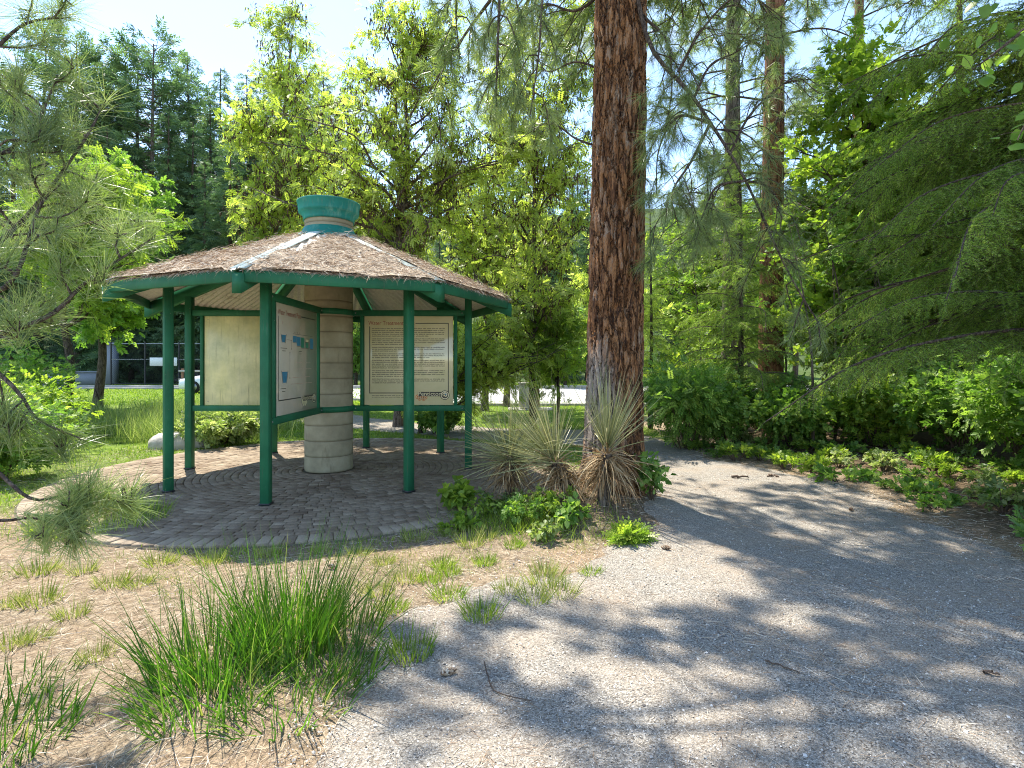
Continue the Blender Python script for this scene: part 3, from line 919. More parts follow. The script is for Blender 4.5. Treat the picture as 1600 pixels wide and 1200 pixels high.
        b.rect('ink', 0.23 * W, 0.68 * Hh, 0.12 * W, 0.004)
        b.rect('ink', 0.335 * W, 0.60 * Hh, 0.004, 0.08 * Hh)
        b.rect('ink', 0.30 * W, 0.33 * Hh, 0.004, 0.24 * Hh)
        for vv in (0.60, 0.565, 0.33): b.ring('ink', (0.335 * W if vv > .58 else 0.302 * W, vv * Hh), 0, 0.013, 0.0015, 3)
        for (u_, v_, w2) in [(0.10, .60, .14), (0.13, .575, .08), (0.10, .235, .12), (0.13, .21, .07), (0.52, .58, .07), (0.53, .555, .05)]: b.rect('textink', u_ * W, v_ * Hh, w2 * W, 0.007)
        for (u_, v_, w2) in [(0.45, .47, .15), (0.45, .41, .15), (0.36, .33, .24), (0.33, .27, .30), (0.70, .47, .12), (0.68, .41, .16), (0.67, .33, .13), (0.66, .27, .20)]:
            b.rect('pinkink', u_ * W, v_ * Hh, w2 * W, 0.005)
        for (u_, v_) in [(0.14, .82), (0.42, .80), (0.55, .80), (0.30, .82)]: b.rect('pinkink', u_ * W, v_ * Hh, 0.01, 0.03)
        logo(b, 0.60 * W, 0.055 * Hh, 0.36 * W, 'cream')
    nm = {'ink': 'border', 'textink': 'lettering', 'redink': 'heading', 'orangeink': 'logo_fruit', 'cream': 'logo', 'blueink': 'water_graphic', 'greenink': 'tank_graphic', 'pinkink': 'flow_lines'}
    for key, gg in b.g.items(): gg.obj(nm[key], M[key], pn)
wall(4, 'blank'); wall(6, 'diagram'); wall(0, 'text')
for z in (ZU, ZL):
    g = Geo(); lathe(g, [(CR + 0.006, z - 0.039), (CR + 0.022, z - 0.039), (CR + 0.022, z + 0.039), (CR + 0.006, z + 0.039)], n=72)
    g.obj('collar', M['green'], column)

# needles matted on the roof
rng = np.random.default_rng(21)
g = Geo()
for k in range(8):
    a, b = ang(k), ang(k + 1); mid = (a + b) / 2
    er = np.array([cos(mid), sin(mid), 0]); et = np.array([-sin(mid), cos(mid), 0])
    nu, nv = 90, 70
    ape = ER * cos(pi / 8)
    ra = np.linspace(0.54, ape + 0.03, nv)[:, None] * np.ones((1, nu))
    uu = np.linspace(-1, 1, nu)[None] * (ra * math.tan(pi / 8) - 0.055)
    X = er[0] * ra + et[0] * uu; Y = er[1] * ra + et[1] * uu
    cov = fbm(X + 5, Y + 5, 2.6, 4, 60 + k)
    edge = np.minimum((ra * math.tan(pi / 8)) - np.abs(uu), 0.4)
    cov = cov + 0.10 * (ra - 1.2) - 0.25 * np.exp(-edge / 0.06) - 0.30 * np.exp(-(ra - 0.54) / 0.07) + 0.06
    if k == 5: cov = cov - 0.40 * np.exp(-(((uu - ra * math.tan(pi / 8) + 0.10) / 0.09) ** 2)) * (0.3 + vnoise(ra * 6, uu * 6, 5))
    if k == 6: cov = cov - 0.45 * np.exp(-(((uu + ra * math.tan(pi / 8) - 0.13) / 0.10) ** 2)) * (0.1 + vnoise(ra * 7, uu * 7, 6))
    th = np.clip((cov - 0.36) * 0.16, -0.003, 0.03) + 0.012 * fbm(X, Y, 14, 3, 3)
    Z = roofz(ra / cos(pi / 8)) + 0.012 + th
    keep = cov > 0.335
    i = (np.arange(nv - 1)[:, None] * nu + np.arange(nu - 1)[None]).ravel()
    q = np.stack([i, i + 1, i + nu + 1, i + nu], -1)
    q = q[keep.ravel()[q].any(1)]
    g.add(np.stack([X + KC[0], Y + KC[1], Z], -1).reshape(-1, 3), q=q)
    if k in (3, 4, 5, 6, 7, 0):
        n = 9000 if k in (5, 6, 7) else 5000
        ii = rng.integers(0, nu * nv, n); ii = ii[keep.ravel()[ii] | (rng.random(n) < 0.06)]
        wgt = rng.random(len(ii)) < (ra.ravel()[ii] / ER) ; ii = ii[wgt]
        P0 = np.stack([X.ravel()[ii] + KC[0], Y.ravel()[ii] + KC[1], Z.ravel()[ii]], -1) + rng.normal(size=(len(ii), 3)) * 0.02
        th_ = rng.random(len(ii)) * 2 * pi
        D = np.stack([np.cos(th_), np.sin(th_), rng.normal(size=len(ii)) * 0.25], -1)
        D[:, 2] -= (D[:, :2] @ er[:2]) * SL
        P0[:, 2] += 0.008
        strips(g, rng, P0, D, rng.uniform(0.06, 0.17, len(ii)), 0.0045, (0, 0, -0.15), 2, taper=0.5)
        # needles hanging over the eave
        n = 260
        uu2 = rng.uniform(-1, 1, n) * ape * math.tan(pi / 8)
        P0 = er[None] * (ape + 0.02) + et[None] * uu2[:, None] + np.array([KC[0], KC[1], ZE + 0.012])
        D = er[None] * rng.uniform(0.1, 1, n)[:, None] + et[None] * rng.normal(size=n)[:, None] + np.array([0, 0, -0.35])
        strips(g, rng, P0 - D * 0.03, D, rng.uniform(0.05, 0.13, n), 0.003, (0, 0, -0.6), 2, taper=0.5)
for me_o in [g.obj('fallen_needles_on_roof', M['roofmat'])]:
    me_o.data.materials.append(M['litter'])
    npoly = len(me_o.data.polygons)
    # mat sheets are the quads whose three neighbours are wide; needles are narrow: tell them apart by area
    ar = np.zeros(npoly); me_o.data.polygons.foreach_get('area', ar)
    ls = np.zeros(npoly, np.int32); me_o.data.polygons.foreach_get('loop_start', ls)
    vi = np.zeros(len(me_o.data.loops), np.int32); me_o.data.loops.foreach_get('vertex_index', vi)
    me_o.name = 'fallen_needles'
    co = np.zeros(len(me_o.data.vertices) * 3); me_o.data.vertices.foreach_get('co', co)
    rr_ = np.zeros(len(me_o.data.vertices)); me_o.data.attributes['rnd'].data.foreach_get('value', rr_)
    isn = (np.abs(rr_[vi[ls]] - 0.5) > 1e-9).astype(np.int32)
    me_o.data.polygons.foreach_set('material_index', isn)
    tag(me_o, 'brown fallen pine needles matted over the kiosk roof', 'pine needles', kind='stuff')
# ------------------------------------------------------------------ plant builders
CLEAF = (np.array([[0,0,0],[0,1,0]]), )
def compound_template(nl=9, w_=0.10):
    """pinnate leaf 1 long: pairs of small leaflets along a stalk, drooping a little"""
    V = []; Q = []
    for i in range(nl):
        y = 0.15 + 0.8 * (i // 2) / ((nl - 1) / 2) if i < nl - 1 else 0.95
        sg = (1 if i % 2 else -1) if i < nl - 1 else 0
        d = np.array([sg * 0.9, 0.45, -0.12]) if sg else np.array([0, 1, -0.1])
        d = d / np.linalg.norm(d); L = 0.30
        b = np.array([0, y, -0.18 * y * y]); s = np.cross(d, [0, 0, 1]); s /= np.linalg.norm(s)
        n = len(V)
        V += [b, b + d * L * 0.5 + s * w_, b + d * L, b + d * L * 0.5 - s * w_]
        Q.append([n, n + 1, n + 2, n + 3])
    return np.array(V), Q, None
def leaf_template(w_=0.32, fold=0.12):
    V = np.array([[0,0,0],[w_,0.35,fold],[w_*0.75,0.72,fold*0.8],[0,1,-0.06],[-w_*0.75,0.72,fold*0.8],[-w_,0.35,fold],[0,0.5,0]])
    return V, [[0,1,2,6],[6,2,3,4],[0,6,4,5]], None
def sprig_template(n=6, w_=0.24, seed=0):
    """a twig end with n pointed leaves"""
    r = np.random.default_rng(seed); V = []; Q = []
    lv, lq, _ = leaf_template(w_)
    for i in range(n):
        y = 0.1 + 0.75 * i / n
        az = (i % 2) * pi + r.normal() * 0.5
        d = unit(np.array([[cos(az) * 0.9, 0.55 + 0.4 * i / n, sin(az) * 0.5 + 0.05]]))
        B = basis(d, r.normal(size=1) * 0.5)[0]
        n0 = len(V)
        V += list((lv * (0.36 + 0.12 * r.random())) @ B.T + np.array([0, y * 0.8, 0]))
        Q += [[a + n0 for a in f] for f in lq]
    return np.array(V), Q, None
def fir_spray_template(seed=0, n=11):
    """flat spray of fir twigs, 1 long"""
    r = np.random.default_rng(seed); V = []; T = []; Q = []
    for i in range(n):
        f = i / (n - 1)
        y = 0.05 + 0.85 * (i // 2) / (n / 2)
        sg = (1 if i % 2 else -1) if i < n - 1 else 0
        L = (0.52 * (1 - 0.55 * y) + r.normal() * 0.04) if sg else 0.35
        d = np.array([sg * 0.85, 0.6, -0.12 + r.normal() * 0.12]); d /= np.linalg.norm(d)
        s = np.array([-d[1], d[0], r.normal() * 0.3]); s /= np.linalg.norm(s)
        b = np.array([0, y, -0.12 * y * y]); n0 = len(V); wv = 0.045 + 0.02 * r.random()
        V += [b, b + d * L * 0.45 + s * wv, b + d * L, b + d * L * 0.45 - s * wv]
        Q.append([n0, n0 + 1, n0 + 2, n0 + 3])
    n0 = len(V); V += [np.array([-0.02, 0, 0]), np.array([0.02, 0, 0]), np.array([0, 1, -0.13])]; T.append([n0, n0 + 1, n0 + 2])
    return np.array(V), Q, T
LT = {'compound': compound_template(11, 0.085), 'sprig': sprig_template(6, 0.24, 1), 'sprig_round': sprig_template(6, 0.36, 2), 'leaf': leaf_template()}
SPR = [fir_spray_template(i) for i in range(3)]

def put(g, tpl, rng, P, D, sc, r=None):
    n = len(P)
    inst(g, tpl[0], tpl[1], tpl[2], P, basis(D, rng.normal(size=n) * 0.7), sc, rng.random(n) if r is None else r)

def ellipsoid_pts(rng, n, c, rad, shell=0.0):
    d = unit(rng.normal(size=(n, 3)))
    rr = (shell + (1 - shell) * rng.random(n)) ** (1 / 2.2)
    return np.array(c) + d * rr[:, None] * np.array(rad)

def crown_tree(name, loc, rng, trunk, trad, tips, mats, tpl='compound', lsize=(0.14, 0.24), ntw=14, twl=(0.5, 1.1), lpt=12, droop=0.25, pods=0, up=0.35,
               parent=None, sides=9, spread=1.0):
    """trunk: list of points (local); tips: limb ends (local). Each limb leaves the trunk below its tip and carries leafy twigs."""
    tp = smooth_path(trunk, 26)
    tr = trad * (1 - 0.75 * np.linspace(0, 1, 26)); tr[0] *= 1.25; tr[1] *= 1.08
    gt = Geo(); tube(gt, tp, tr, sides + 4)
    gb = Geo(); gl = Geo(); gp = Geo()
    LP = []; LD = []
    for tip in tips:
        hh = np.clip(tip[2] - up * np.linalg.norm(tip[:2] - tp[:, :2].mean(0)) * 1.3 - rng.uniform(0.1, 0.6), tp[2, 2], tp[-2, 2])
        i = int(np.argmin(np.abs(tp[:, 2] - hh)))
        a = tp[i]; L = np.linalg.norm(tip - a)
        mid = (a + tip) / 2 + rng.normal(size=3) * L * 0.07 + np.array([0, 0, L * 0.10])
        q1 = a * 0.75 + tip * 0.25 + rng.normal(size=3) * L * 0.04 + np.array([0, 0, L * 0.07])
        P = smooth_path([a, q1, mid, tip], 12)
        r0 = min(tr[i] * 0.55, 0.018 * L + 0.008)
        tube(gb, P, r0 * (1 - 0.85 * np.linspace(0, 1, 12)) + 0.002, 6)
        for j in range(ntw):
            f = 0.3 + 0.7 * (j + rng.random()) / ntw
            b = P[min(11, int(f * 11))]
            d = unit(unit(tip - a) * 0.5 + rng.normal(size=3) * spread * np.array([1, 1, 0.7]))
            l = rng.uniform(*twl) * (1.15 - 0.4 * f)
            e = b + d * l + np.array([0, 0, -droop * l * 0.5])
            m = b + d * l * 0.55 + np.array([0, 0, 0.06 * l])
            W = smooth_path([b, m, e], 6)
            tube(gb, W, np.linspace(r0 * 0.3 + 0.0015, 0.0018, 6), 3)
            nl = lpt
            ff = 0.15 + 0.85 * rng.random(nl)
            idx = ff * 5; i0 = np.minimum(idx.astype(int), 4)
            LP.append(W[i0] + (W[i0 + 1] - W[i0]) * (idx - i0)[:, None])
            LD.append(d * 0.55 + rng.normal(size=(nl, 3)) * 0.6 + np.array([0, 0, -droop]))
            if pods and rng.random() < pods:
                k = rng.integers(14, 34)
                pb = W[rng.integers(1, 5)] + rng.normal(size=(k, 3)) * np.array([0.11, 0.11, 0.15])
                strips(gp, rng, pb, np.array([0, 0, -1.0]) + rng.normal(size=(k, 3)) * 0.3, rng.uniform(0.08, 0.14, k), 0.03, (0, 0, -0.3), 2, taper=0.6)
    LP = np.concatenate(LP); LD = np.concatenate(LD)
    n = len(LP)
    # young sprays take one tone together
    r = np.clip(np.repeat(rng.random(n // lpt), lpt) * 0.55 + rng.random(n) * 0.45, 0, 1)
    put(gl, LT[tpl], rng, LP + rng.normal(size=(n, 3)) * 0.04, LD, rng.uniform(*lsize, n), r)
    t = gt.obj('trunk', mats[0], parent, smooth=True)
    gb.obj('branches', mats[0], parent, smooth=True)
    gl.obj('crown', mats[1], parent)
    if gp.n: gp.obj('seed_pods', M['pods'], parent)

def pine_needles(gn, rng, C, A, n, L, w_=0.0022, droop=0.25, back=0.15, spread=(0.2, 1.25)):
    """tufts at C along axes A, n long needles each"""
    m = len(C)
    if m == 0: return
    C = np.repeat(C, n, 0); A = np.repeat(unit(A), n, 0); k = len(C)
    perp = unit(np.cross(A, rng.normal(size=(k, 3))))
    th = rng.uniform(*spread, k)
    D = A * np.cos(th)[:, None] + perp * np.sin(th)[:, None]
    P = C - A * (rng.random(k) * back)[:, None]
    r = np.clip(np.repeat(rng.random(m) * 0.5, n) + rng.random(k) * 0.45, 0, 1)
    strips(gn, rng, P, D, L * rng.uniform(0.75, 1.15, k), w_, np.array([0, 0, -droop]), 3, r, taper=0.7)

def pine_limb(gw, gn, rng, P, r0, twigs, twl=(0.15, 0.5), nn=70, L=0.18, w_=0.0022, droop=0.25, hang=0.0, f0=0.2, sub=2, wide=1.0):
    """one pine limb along polyline P with side twigs that end in tufts"""
    n = 22; P = smooth_path(P, n)
    tube(gw, P, r0 * (1 - 0.85 * np.linspace(0, 1, n)) + 0.002, 7)
    C = [P[-1]]; A = [P[-1] - P[-3]]
    for j in range(twigs):
        f = f0 + (1 - f0) * (j + rng.random()) / twigs
        i = min(n - 2, int(f * (n - 1))); b = P[i]; t = unit(P[i + 1] - P[i])
        side = unit(np.cross(t, rng.normal(size=3))) * np.array([1, 1, 0.7]) * wide
        l = rng.uniform(*twl) * (1.1 - 0.5 * f)
        d = unit(t * 0.6 + side * 0.9)
        e = b + d * l + np.array([0, 0, (-hang) * l]) + rng.normal(size=3) * 0.05 * l
        m = b + d * l * 0.5 + np.array([0, 0, 0.05 * l]) + rng.normal(size=3) * 0.08 * l
        ee = e + unit(e - m + np.array([0, 0, 0.3 * (1 - 2.5 * hang)])) * 0.07
        W = smooth_path([b, m, e, ee], 8)
        tube(gw, W, np.linspace(r0 * 0.28 + 0.002, 0.003, 8), 5)
        C.append(W[-1]); A.append(W[-1] - W[-2] + np.array([0, 0, -hang * 0.01]))
        for s_ in range(sub):
            k = rng.integers(2, 6)
            d2 = unit(unit(W[k + 1] - W[k]) * 0.7 + unit(rng.normal(size=3)) * 0.8 + np.array([0, 0, -hang * 0.5]))
            l2 = l * rng.uniform(0.25, 0.5)
            e2 = W[k] + d2 * l2
            tube(gw, smooth_path([W[k], W[k] + d2 * l2 * 0.5 + rng.normal(size=3) * 0.02, e2], 4), [0.0035, 0.0032, 0.003, 0.0028], 4)
            C.append(e2); A.append(d2 + np.array([0, 0, -hang * 0.6]))
    pine_needles(gn, rng, np.array(C), np.array(A), nn, L, w_, droop)

def far_conifer(rng, H, Rr, kind='fir', z0=0.12, dens=1.0):
    """wood and foliage geos of a distant conifer H tall"""
    gw = Geo(); gl = Geo()
    bend = rng.normal(size=2) * 0.012 * H
    tp = np.array([[bend[0] * f * f, bend[1] * f * f, H * f] for f in np.linspace(0, 1, 10)])
    tube(gw, tp, 0.013 * H * (1 - 0.93 * np.linspace(0, 1, 10)) + 0.01, 8)
    nb = int(H * (7.5 if kind == 'fir' else 4.2) * dens)
    for j in range(nb):
        f = z0 + (1 - z0) * (j + rng.random()) / nb
        if kind == 'fir': L = Rr * (1 - f) ** 0.8 * rng.uniform(0.6, 1.12) + 0.25
        else: L = Rr * (0.35 + 0.9 * np.sin(pi * min(1, (f - z0) / (1 - z0) * 0.8 + 0.15))) * rng.uniform(0.45, 1.15)
        az = j * 2.4 + rng.normal() * 0.4
        d = np.array([cos(az), sin(az), 0])
        b = np.array([bend[0] * f * f, bend[1] * f * f, H * f])
        rise = 0.15 if kind == 'fir' else 0.3
        dr = -0.35 * (1 - f) if kind == 'fir' else 0.0
        P = smooth_path([b, b + d * L * 0.5 + [0, 0, L * 0.5 * (rise * f + dr * 0.6)], b + d * L + [0, 0, L * (rise * f * 1.4 + dr)]], 6)
        tube(gw, P[[0, 2, 5]], [0.02 + 0.008 * L, 0.015, 0.008], 3)
        n = max(3, int(L * (7 if kind == 'fir' else 6) * dens))
        ff = (0.15 + 0.85 * rng.random(n)) * 5 if kind == 'fir' else (0.45 + 0.55 * rng.random(n)) * 5
        i0 = np.minimum(ff.astype(int), 4)
        Q = P[i0] + (P[i0 + 1] - P[i0]) * (ff - i0)[:, None]
        sd_ = np.array([-d[1], d[0], 0])
        D = d[None] * rng.uniform(0.3, 1, n)[:, None] + sd_[None] * rng.choice([-1, 1], n)[:, None] * rng.uniform(0.2, 1, n)[:, None] + np.array([0, 0, -0.25]) + rng.normal(size=(n, 3)) * 0.15
        if kind != 'fir': D += np.array([0, 0, 0.5]) + rng.normal(size=(n, 3)) * 0.5
        put(gl, SPR[j % 3], rng, Q, D, rng.uniform(0.6, 1.15, n) * (0.9 if kind == 'fir' else 0.8) * (0.6 + 0.5 * min(1, L / 2)))
    return gw, gl

def fir_bough_geo(rng, L=2.0, wid=0.6, needles=True, dens=1.0):
    """near fir bough along +Y: flat, drooping side twigs fringed with short needles"""
    gw = Geo(); gn = Geo()
    P = smooth_path([(0, 0, 0), (rng.normal() * 0.04 * L, L * 0.35, 0.05 * L), (rng.normal() * 0.06 * L, L * 0.7, 0.01 * L), (rng.normal() * 0.09 * L, L, -0.16 * L)], 24)
    tube(gw, P, 0.011 * (1 - 0.85 * np.linspace(0, 1, 24)) * L / 1.5 + 0.002, 6)
    SP = []; SD = []; SL_ = []
    def twig(a, d, l, lev):
        k = 6
        Q = [a]; dd = unit(d)
        for i in range(k):
            dd = unit(dd + np.array([0, 0, -0.17 if lev == 0 else -0.08]) + rng.normal(size=3) * 0.06)
            Q.append(Q[-1] + dd * l / k)
        Q = np.array(Q)
        tube(gw, Q[[0, 2, 4, 6]], np.linspace(0.0028 if lev == 0 else 0.0018, 0.0012, 4), 3)
        n = max(3, int(l * 260 * dens)); ff = rng.random(n) * k; i0 = np.minimum(ff.astype(int), k - 1)
        SP.append(Q[i0] + (Q[i0 + 1] - Q[i0]) * (ff - i0)[:, None]); SD.append(Q[i0 + 1] - Q[i0]); SL_.append(n)
        if lev == 0:
            sd_ = unit(np.cross(unit(d), [0, 0, 1.0]))
            m = max(1, int(l / 0.045))
            for i in range(m):
                f = 0.12 + 0.8 * i / m
                b = Q[int(f * k)]
                s_ = 1 if i % 2 else -1
                twig(b, unit(d) * 0.75 + sd_ * s_ * 0.7 + np.array([0, 0, -0.15]), l * (0.42 * (1 - f) + 0.06) * rng.uniform(0.7, 1.2), 1)
    ns = int(L / 0.042)
    for i in range(ns):
        f = 0.04 + 0.94 * i / ns
        b = P[int(f * 23)]; t = unit(P[min(23, int(f * 23) + 1)] - P[max(0, int(f * 23) - 1)])
        sg = 1 if i % 2 else -1
        l = wid * (1 - f) ** 0.7 * rng.uniform(0.4, 1.2) + 0.07
        twig(b, t * 0.8 + np.array([sg * rng.uniform(0.5, 0.95), 0, -0.25 + rng.normal() * 0.22]), l, 0)
    twig(P[-1], P[-1] - P[-2], 0.12, 1)
    SP = np.concatenate(SP); SD = unit(np.concatenate(SD)); n = len(SP)
    side = unit(np.cross(SD, np.array([0, 0, 1.0]))) * rng.choice([-1, 1], n)[:, None]
    D = SD * rng.uniform(0.4, 0.9, n)[:, None] + side * rng.uniform(0.4, 1, n)[:, None] + np.array([0, 0, 1.0]) * rng.uniform(-0.15, 0.7, n)[:, None]
    rr = np.clip(np.repeat(rng.random(len(SL_)), SL_)[:n] * 0.6 + rng.random(n) * 0.4, 0, 1)
    strips(gn, rng, SP, D, rng.uniform(0.018, 0.028, n), 0.0042, (0, 0, 0), 1, rr)
    return gw, gn

def shrub(rng, n_st, rad, h, mats, parent, tpl='sprig', lsize=(0.09, 0.16), lps=60, stemr=0.008, spread=0.8, droop=0.1):
    gw = Geo(); gl = Geo(); LP = []; LD = []
    for i in range(n_st):
        az = rng.random() * 2 * pi; rr = rad * math.sqrt(rng.random())
        e = np.array([cos(az) * rr, sin(az) * rr, h * rng.uniform(0.55, 1.0) * (1 - 0.35 * (rr / rad) ** 2)])
        b = np.array([cos(az) * rr * 0.25 * rng.random(), sin(az) * rr * 0.25 * rng.random(), 0])
        m = (b + e) / 2 + np.array([0, 0, 0.12 * h]) + rng.normal(size=3) * 0.05 * h
        P = smooth_path([b, m, e], 8)
        tube(gw, P, stemr * (1 - 0.75 * np.linspace(0, 1, 8)), 4)
        n = lps; ff = (0.22 + 0.78 * rng.random(n) ** 0.8) * 7; i0 = np.minimum(ff.astype(int), 6)
        Q = P[i0] + (P[i0 + 1] - P[i0]) * (ff - i0)[:, None]
        off = unit(rng.normal(size=(n, 3))) * (rng.random(n) ** 0.6 * 0.22 * (rad + h) * spread * 0.5)[:, None]
        LP.append(Q + off); LD.append(off + unit(e - b) * 0.1 + rng.normal(size=(n, 3)) * 0.1 + np.array([0, 0, -droop]))
    LP = np.concatenate(LP); LD = np.concatenate(LD)
    LP[:, 2] = np.maximum(LP[:, 2], 0.02 + 0.05 * rng.random(len(LP)))
    put(gl, LT[tpl], rng, LP, LD, rng.uniform(*lsize, len(LP)))
    gw.obj('stems', mats[0], parent); gl.obj('foliage', mats[1], parent)

def grass_clump_geo(rng, n, rad, L, w_=0.004, lean=0.55, bend=0.5, seg=4):
    g = Geo()
    a = rng.random(n) * 2 * pi; rr = rad * np.sqrt(rng.random(n))
    P = np.stack([np.cos(a) * rr, np.sin(a) * rr, np.zeros(n) - 0.01], -1)
    out = np.stack([np.cos(a), np.sin(a), np.zeros(n)], -1)
    D = out * (rng.random(n) * lean * (0.4 + 0.6 * rr / rad))[:, None] + rng.normal(size=(n, 3)) * np.array([0.16, 0.16, 0]) + np.array([0, 0, 1.0])
    bd = out * (rng.random(n) * bend)[:, None] + rng.normal(size=(n, 3)) * 0.12 + np.array([0, 0, -0.25]) * rng.random(n)[:, None]
    ln = L * np.clip(rng.lognormal(-0.45, 0.38, n), 0.2, 1.25)
    strips(g, rng, P, D, ln, w_ * rng.uniform(0.6, 1.5, n), bd, seg)
    if L > 0.3:
        m = n // 14; k = rng.integers(0, n, m)
        strips(g, rng, P[k], D[k] + rng.normal(size=(m, 3)) * 0.12, L * rng.uniform(1.0, 1.3, m), w_ * 0.45, bd[k] * 0.3, 4, taper=0.4)
        m = n // 6; k = rng.integers(0, n, m)
        strips(g, rng, P[k], out[k] * 1.4 + rng.normal(size=(m, 3)) * 0.5 + [0, 0, 0.4], L * rng.uniform(0.3, 0.7, m), w_ * 0.9, (0, 0, -1.1), 4, np.full(m, 1.0))
    return g

# ------------------------------------------------------------------ the big ponderosa
rng = np.random.default_rng(101)
pine = empty('pine_tree', (1.13, 5.95, H1(1.13, 5.95) - 0.02), 'thick orange-barked pine trunk beside the yuccas, nearest large tree', 'tree')
PB = np.array([1.13, 5.95, 0.14])
g = Geo()
nz_, na = 620, 150
zz = np.linspace(-0.25, 15.0, nz_)
a = np.arange(na) / na * 2 * pi
rad = 0.292 + 0.11 * np.exp(-np.maximum(zz, 0) / 0.22) + 0.02 * np.exp(-np.maximum(zz, 0) / 1.2) - 0.0042 * zz
rad = rad * np.where(zz > 9, 1 - (zz - 9) * 0.07, 1)
flare = 1 + 0.12 * np.exp(-np.maximum(zz, 0) / 0.16)[:, None] * np.sin(a * 5 + 1)[None] + 0.022 * np.sin(a * 3 + zz[:, None] * 0.5)
rr = rad[:, None] * flare
cx = -0.03 + 0.018 * zz; cy = 0.01 * zz
V = np.stack([cx[:, None] + rr * np.cos(a), cy[:, None] + rr * np.sin(a), np.repeat(zz[:, None], na, 1)], -1).reshape(-1, 3)
i = np.arange(nz_ - 1)[:, None] * na; j = np.arange(na)[None]; kk = (j + 1) % na
g.add(V, q=np.stack([i + j, i + kk, i + na + kk, i + na + j], -1).reshape(-1, 4))
g.obj('trunk', M['bark_pine'], pine, smooth=True)
def trunk_at(z): return np.array([-0.03 + 0.018 * z, 0.01 * z, z])
def L2(p): return np.array(p, float) - PB
# limbs high above: they hang into the top of the picture and dapple the path
spec = []
for k in range(48):
    z = 6.0 + 6.5 * (k + rng.random()) / 48
    az = k * 2.399 + rng.normal() * 0.3
    Ln = rng.uniform(1.8, 4.2) * (1 - 0.03 * (z - 6))
    spec.append((z, az, Ln))
for k in range(12):
    spec.append((rng.uniform(6.6, 9.5), R(rng.uniform(50, 135)), rng.uniform(3.2, 4.6)))
for (z, az, Ln) in spec:
    gw = Geo(); gn = Geo()
    s_ = trunk_at(z); d = np.array([cos(az), sin(az), 0])
    P = [s_ + d * 0.2, s_ + d * Ln * 0.4 + [0, 0, 0.10 * Ln], s_ + d * Ln * 0.75 + [0, 0, 0.05 * Ln] + rng.normal(size=3) * 0.15, s_ + d * Ln + [0, 0, -0.12 * Ln]]
    pine_limb(gw, gn, rng, P, 0.045, 15, (0.4, 1.2), 46, 0.20, 0.007, 0.3, 0.25, 0.2, 4)
    l = gw.obj('limb', M['branch'], pine, smooth=True); gn.obj('needles', M['needle_pine'], l)
# drooping limbs seen left of the trunk (pixel guides) and the bare twiggy one at the right
def guided(pts, r0, **kw):
    gw = Geo(); gn = Geo()
    pine_limb(gw, gn, rng, [L2(px(*p)) for p in pts], r0, **kw)
    l = gw.obj('limb', M['branch'], pine, smooth=True); gn.obj('needles', M['needle_pine'], l)
guided([(930, -260, 5.7), (850, -190, 5.3), (790, -60, 5.0), (778, 60, 4.9), (775, 165, 4.9)], 0.022, twigs=11, twl=(0.2, 0.45), nn=80, L=0.19, w_=0.003, droop=0.5, hang=0.8, f0=0.45)
guided([(930, -200, 5.6), (880, -150, 5.2), (850, -20, 4.9), (842, 80, 4.8), (828, 180, 4.8)], 0.016, twigs=5, twl=(0.15, 0.4), nn=80, L=0.19, w_=0.003, droop=0.5, hang=0.8, f0=0.5)
guided([(960, -240, 5.9), (820, -230, 5.6), (720, -120, 5.3), (712, 0, 5.2), (718, 90, 5.1)], 0.02, twigs=8, twl=(0.2, 0.4), nn=70, L=0.18, w_=0.003, droop=0.5, hang=0.8, f0=0.55)
guided([(950, 232, 6.5), (900, 215, 6.6), (860, 190, 6.9), (820, 210, 7.2)], 0.014, twigs=10, twl=(0.25, 0.6), nn=40, L=0.13, w_=0.003, droop=0.1, hang=0.0, f0=0.25)
guided([(945, 110, 6.4), (900, 95, 6.6), (855, 110, 6.9), (835, 75, 7.2)], 0.014, twigs=10, twl=(0.25, 0.6), nn=40, L=0.13, w_=0.003, droop=0.1, hang=0.0, f0=0.25)
guided([(950, -20, 6.2), (900, 15, 6.3), (850, 5, 6.4), (800, 40, 6.6)], 0.018, twigs=9, twl=(0.25, 0.6), nn=50, L=0.15, w_=0.003, droop=0.2, hang=0.15, f0=0.25)
for pts, r0, tw, nn_ in [
    ([(985, -60, 5.9), (1015, 67, 5.6), (1075, 140, 5.3), (1110, 190, 5.2), (1165, 280, 5.0), (1230, 420, 4.9), (1290, 520, 4.9)], 0.024, 18, 40),
    ([(1110, 190, 5.2), (1080, 250, 5.1), (1050, 300, 5.1), (1060, 350, 5.1)], 0.014, 10, 60),
    ([(1110, 190, 5.2), (1060, 180, 5.3), (1030, 230, 5.4), (1025, 300, 5.4)], 0.014, 9, 60),
    ([(1165, 280, 5.0), (1120, 290, 5.0), (1100, 330, 4.95), (1070, 400, 4.95)], 0.012, 9, 50),
    ([(1085, 150, 5.3), (1110, 100, 5.3), (1150, 80, 5.4), (1180, 60, 5.5)], 0.012, 9, 14),
    ([(1060, 110, 5.4), (1100, 40, 5.4), (1160, -10, 5.5), (1230, 30, 5.6)], 0.014, 12, 14),
    ([(1140, 240, 5.1), (1170, 180, 5.1), (1210, 140, 5.2), (1250, 110, 5.3)], 0.012, 10, 14),
    ([(1165, 280, 5.0), (1200, 290, 5.0), (1220, 330, 5.0), (1215, 390, 5.0)], 0.010, 8, 24),
    ([(1000, 20, 5.8), (1040, 60, 5.7), (1050, 130, 5.6), (1040, 200, 5.6)], 0.014, 10, 40)]:
    guided(pts, r0, twigs=tw, twl=(0.2, 0.55), nn=nn_, L=0.19, w_=0.0028, droop=0.6, hang=0.35, f0=0.1, sub=3)

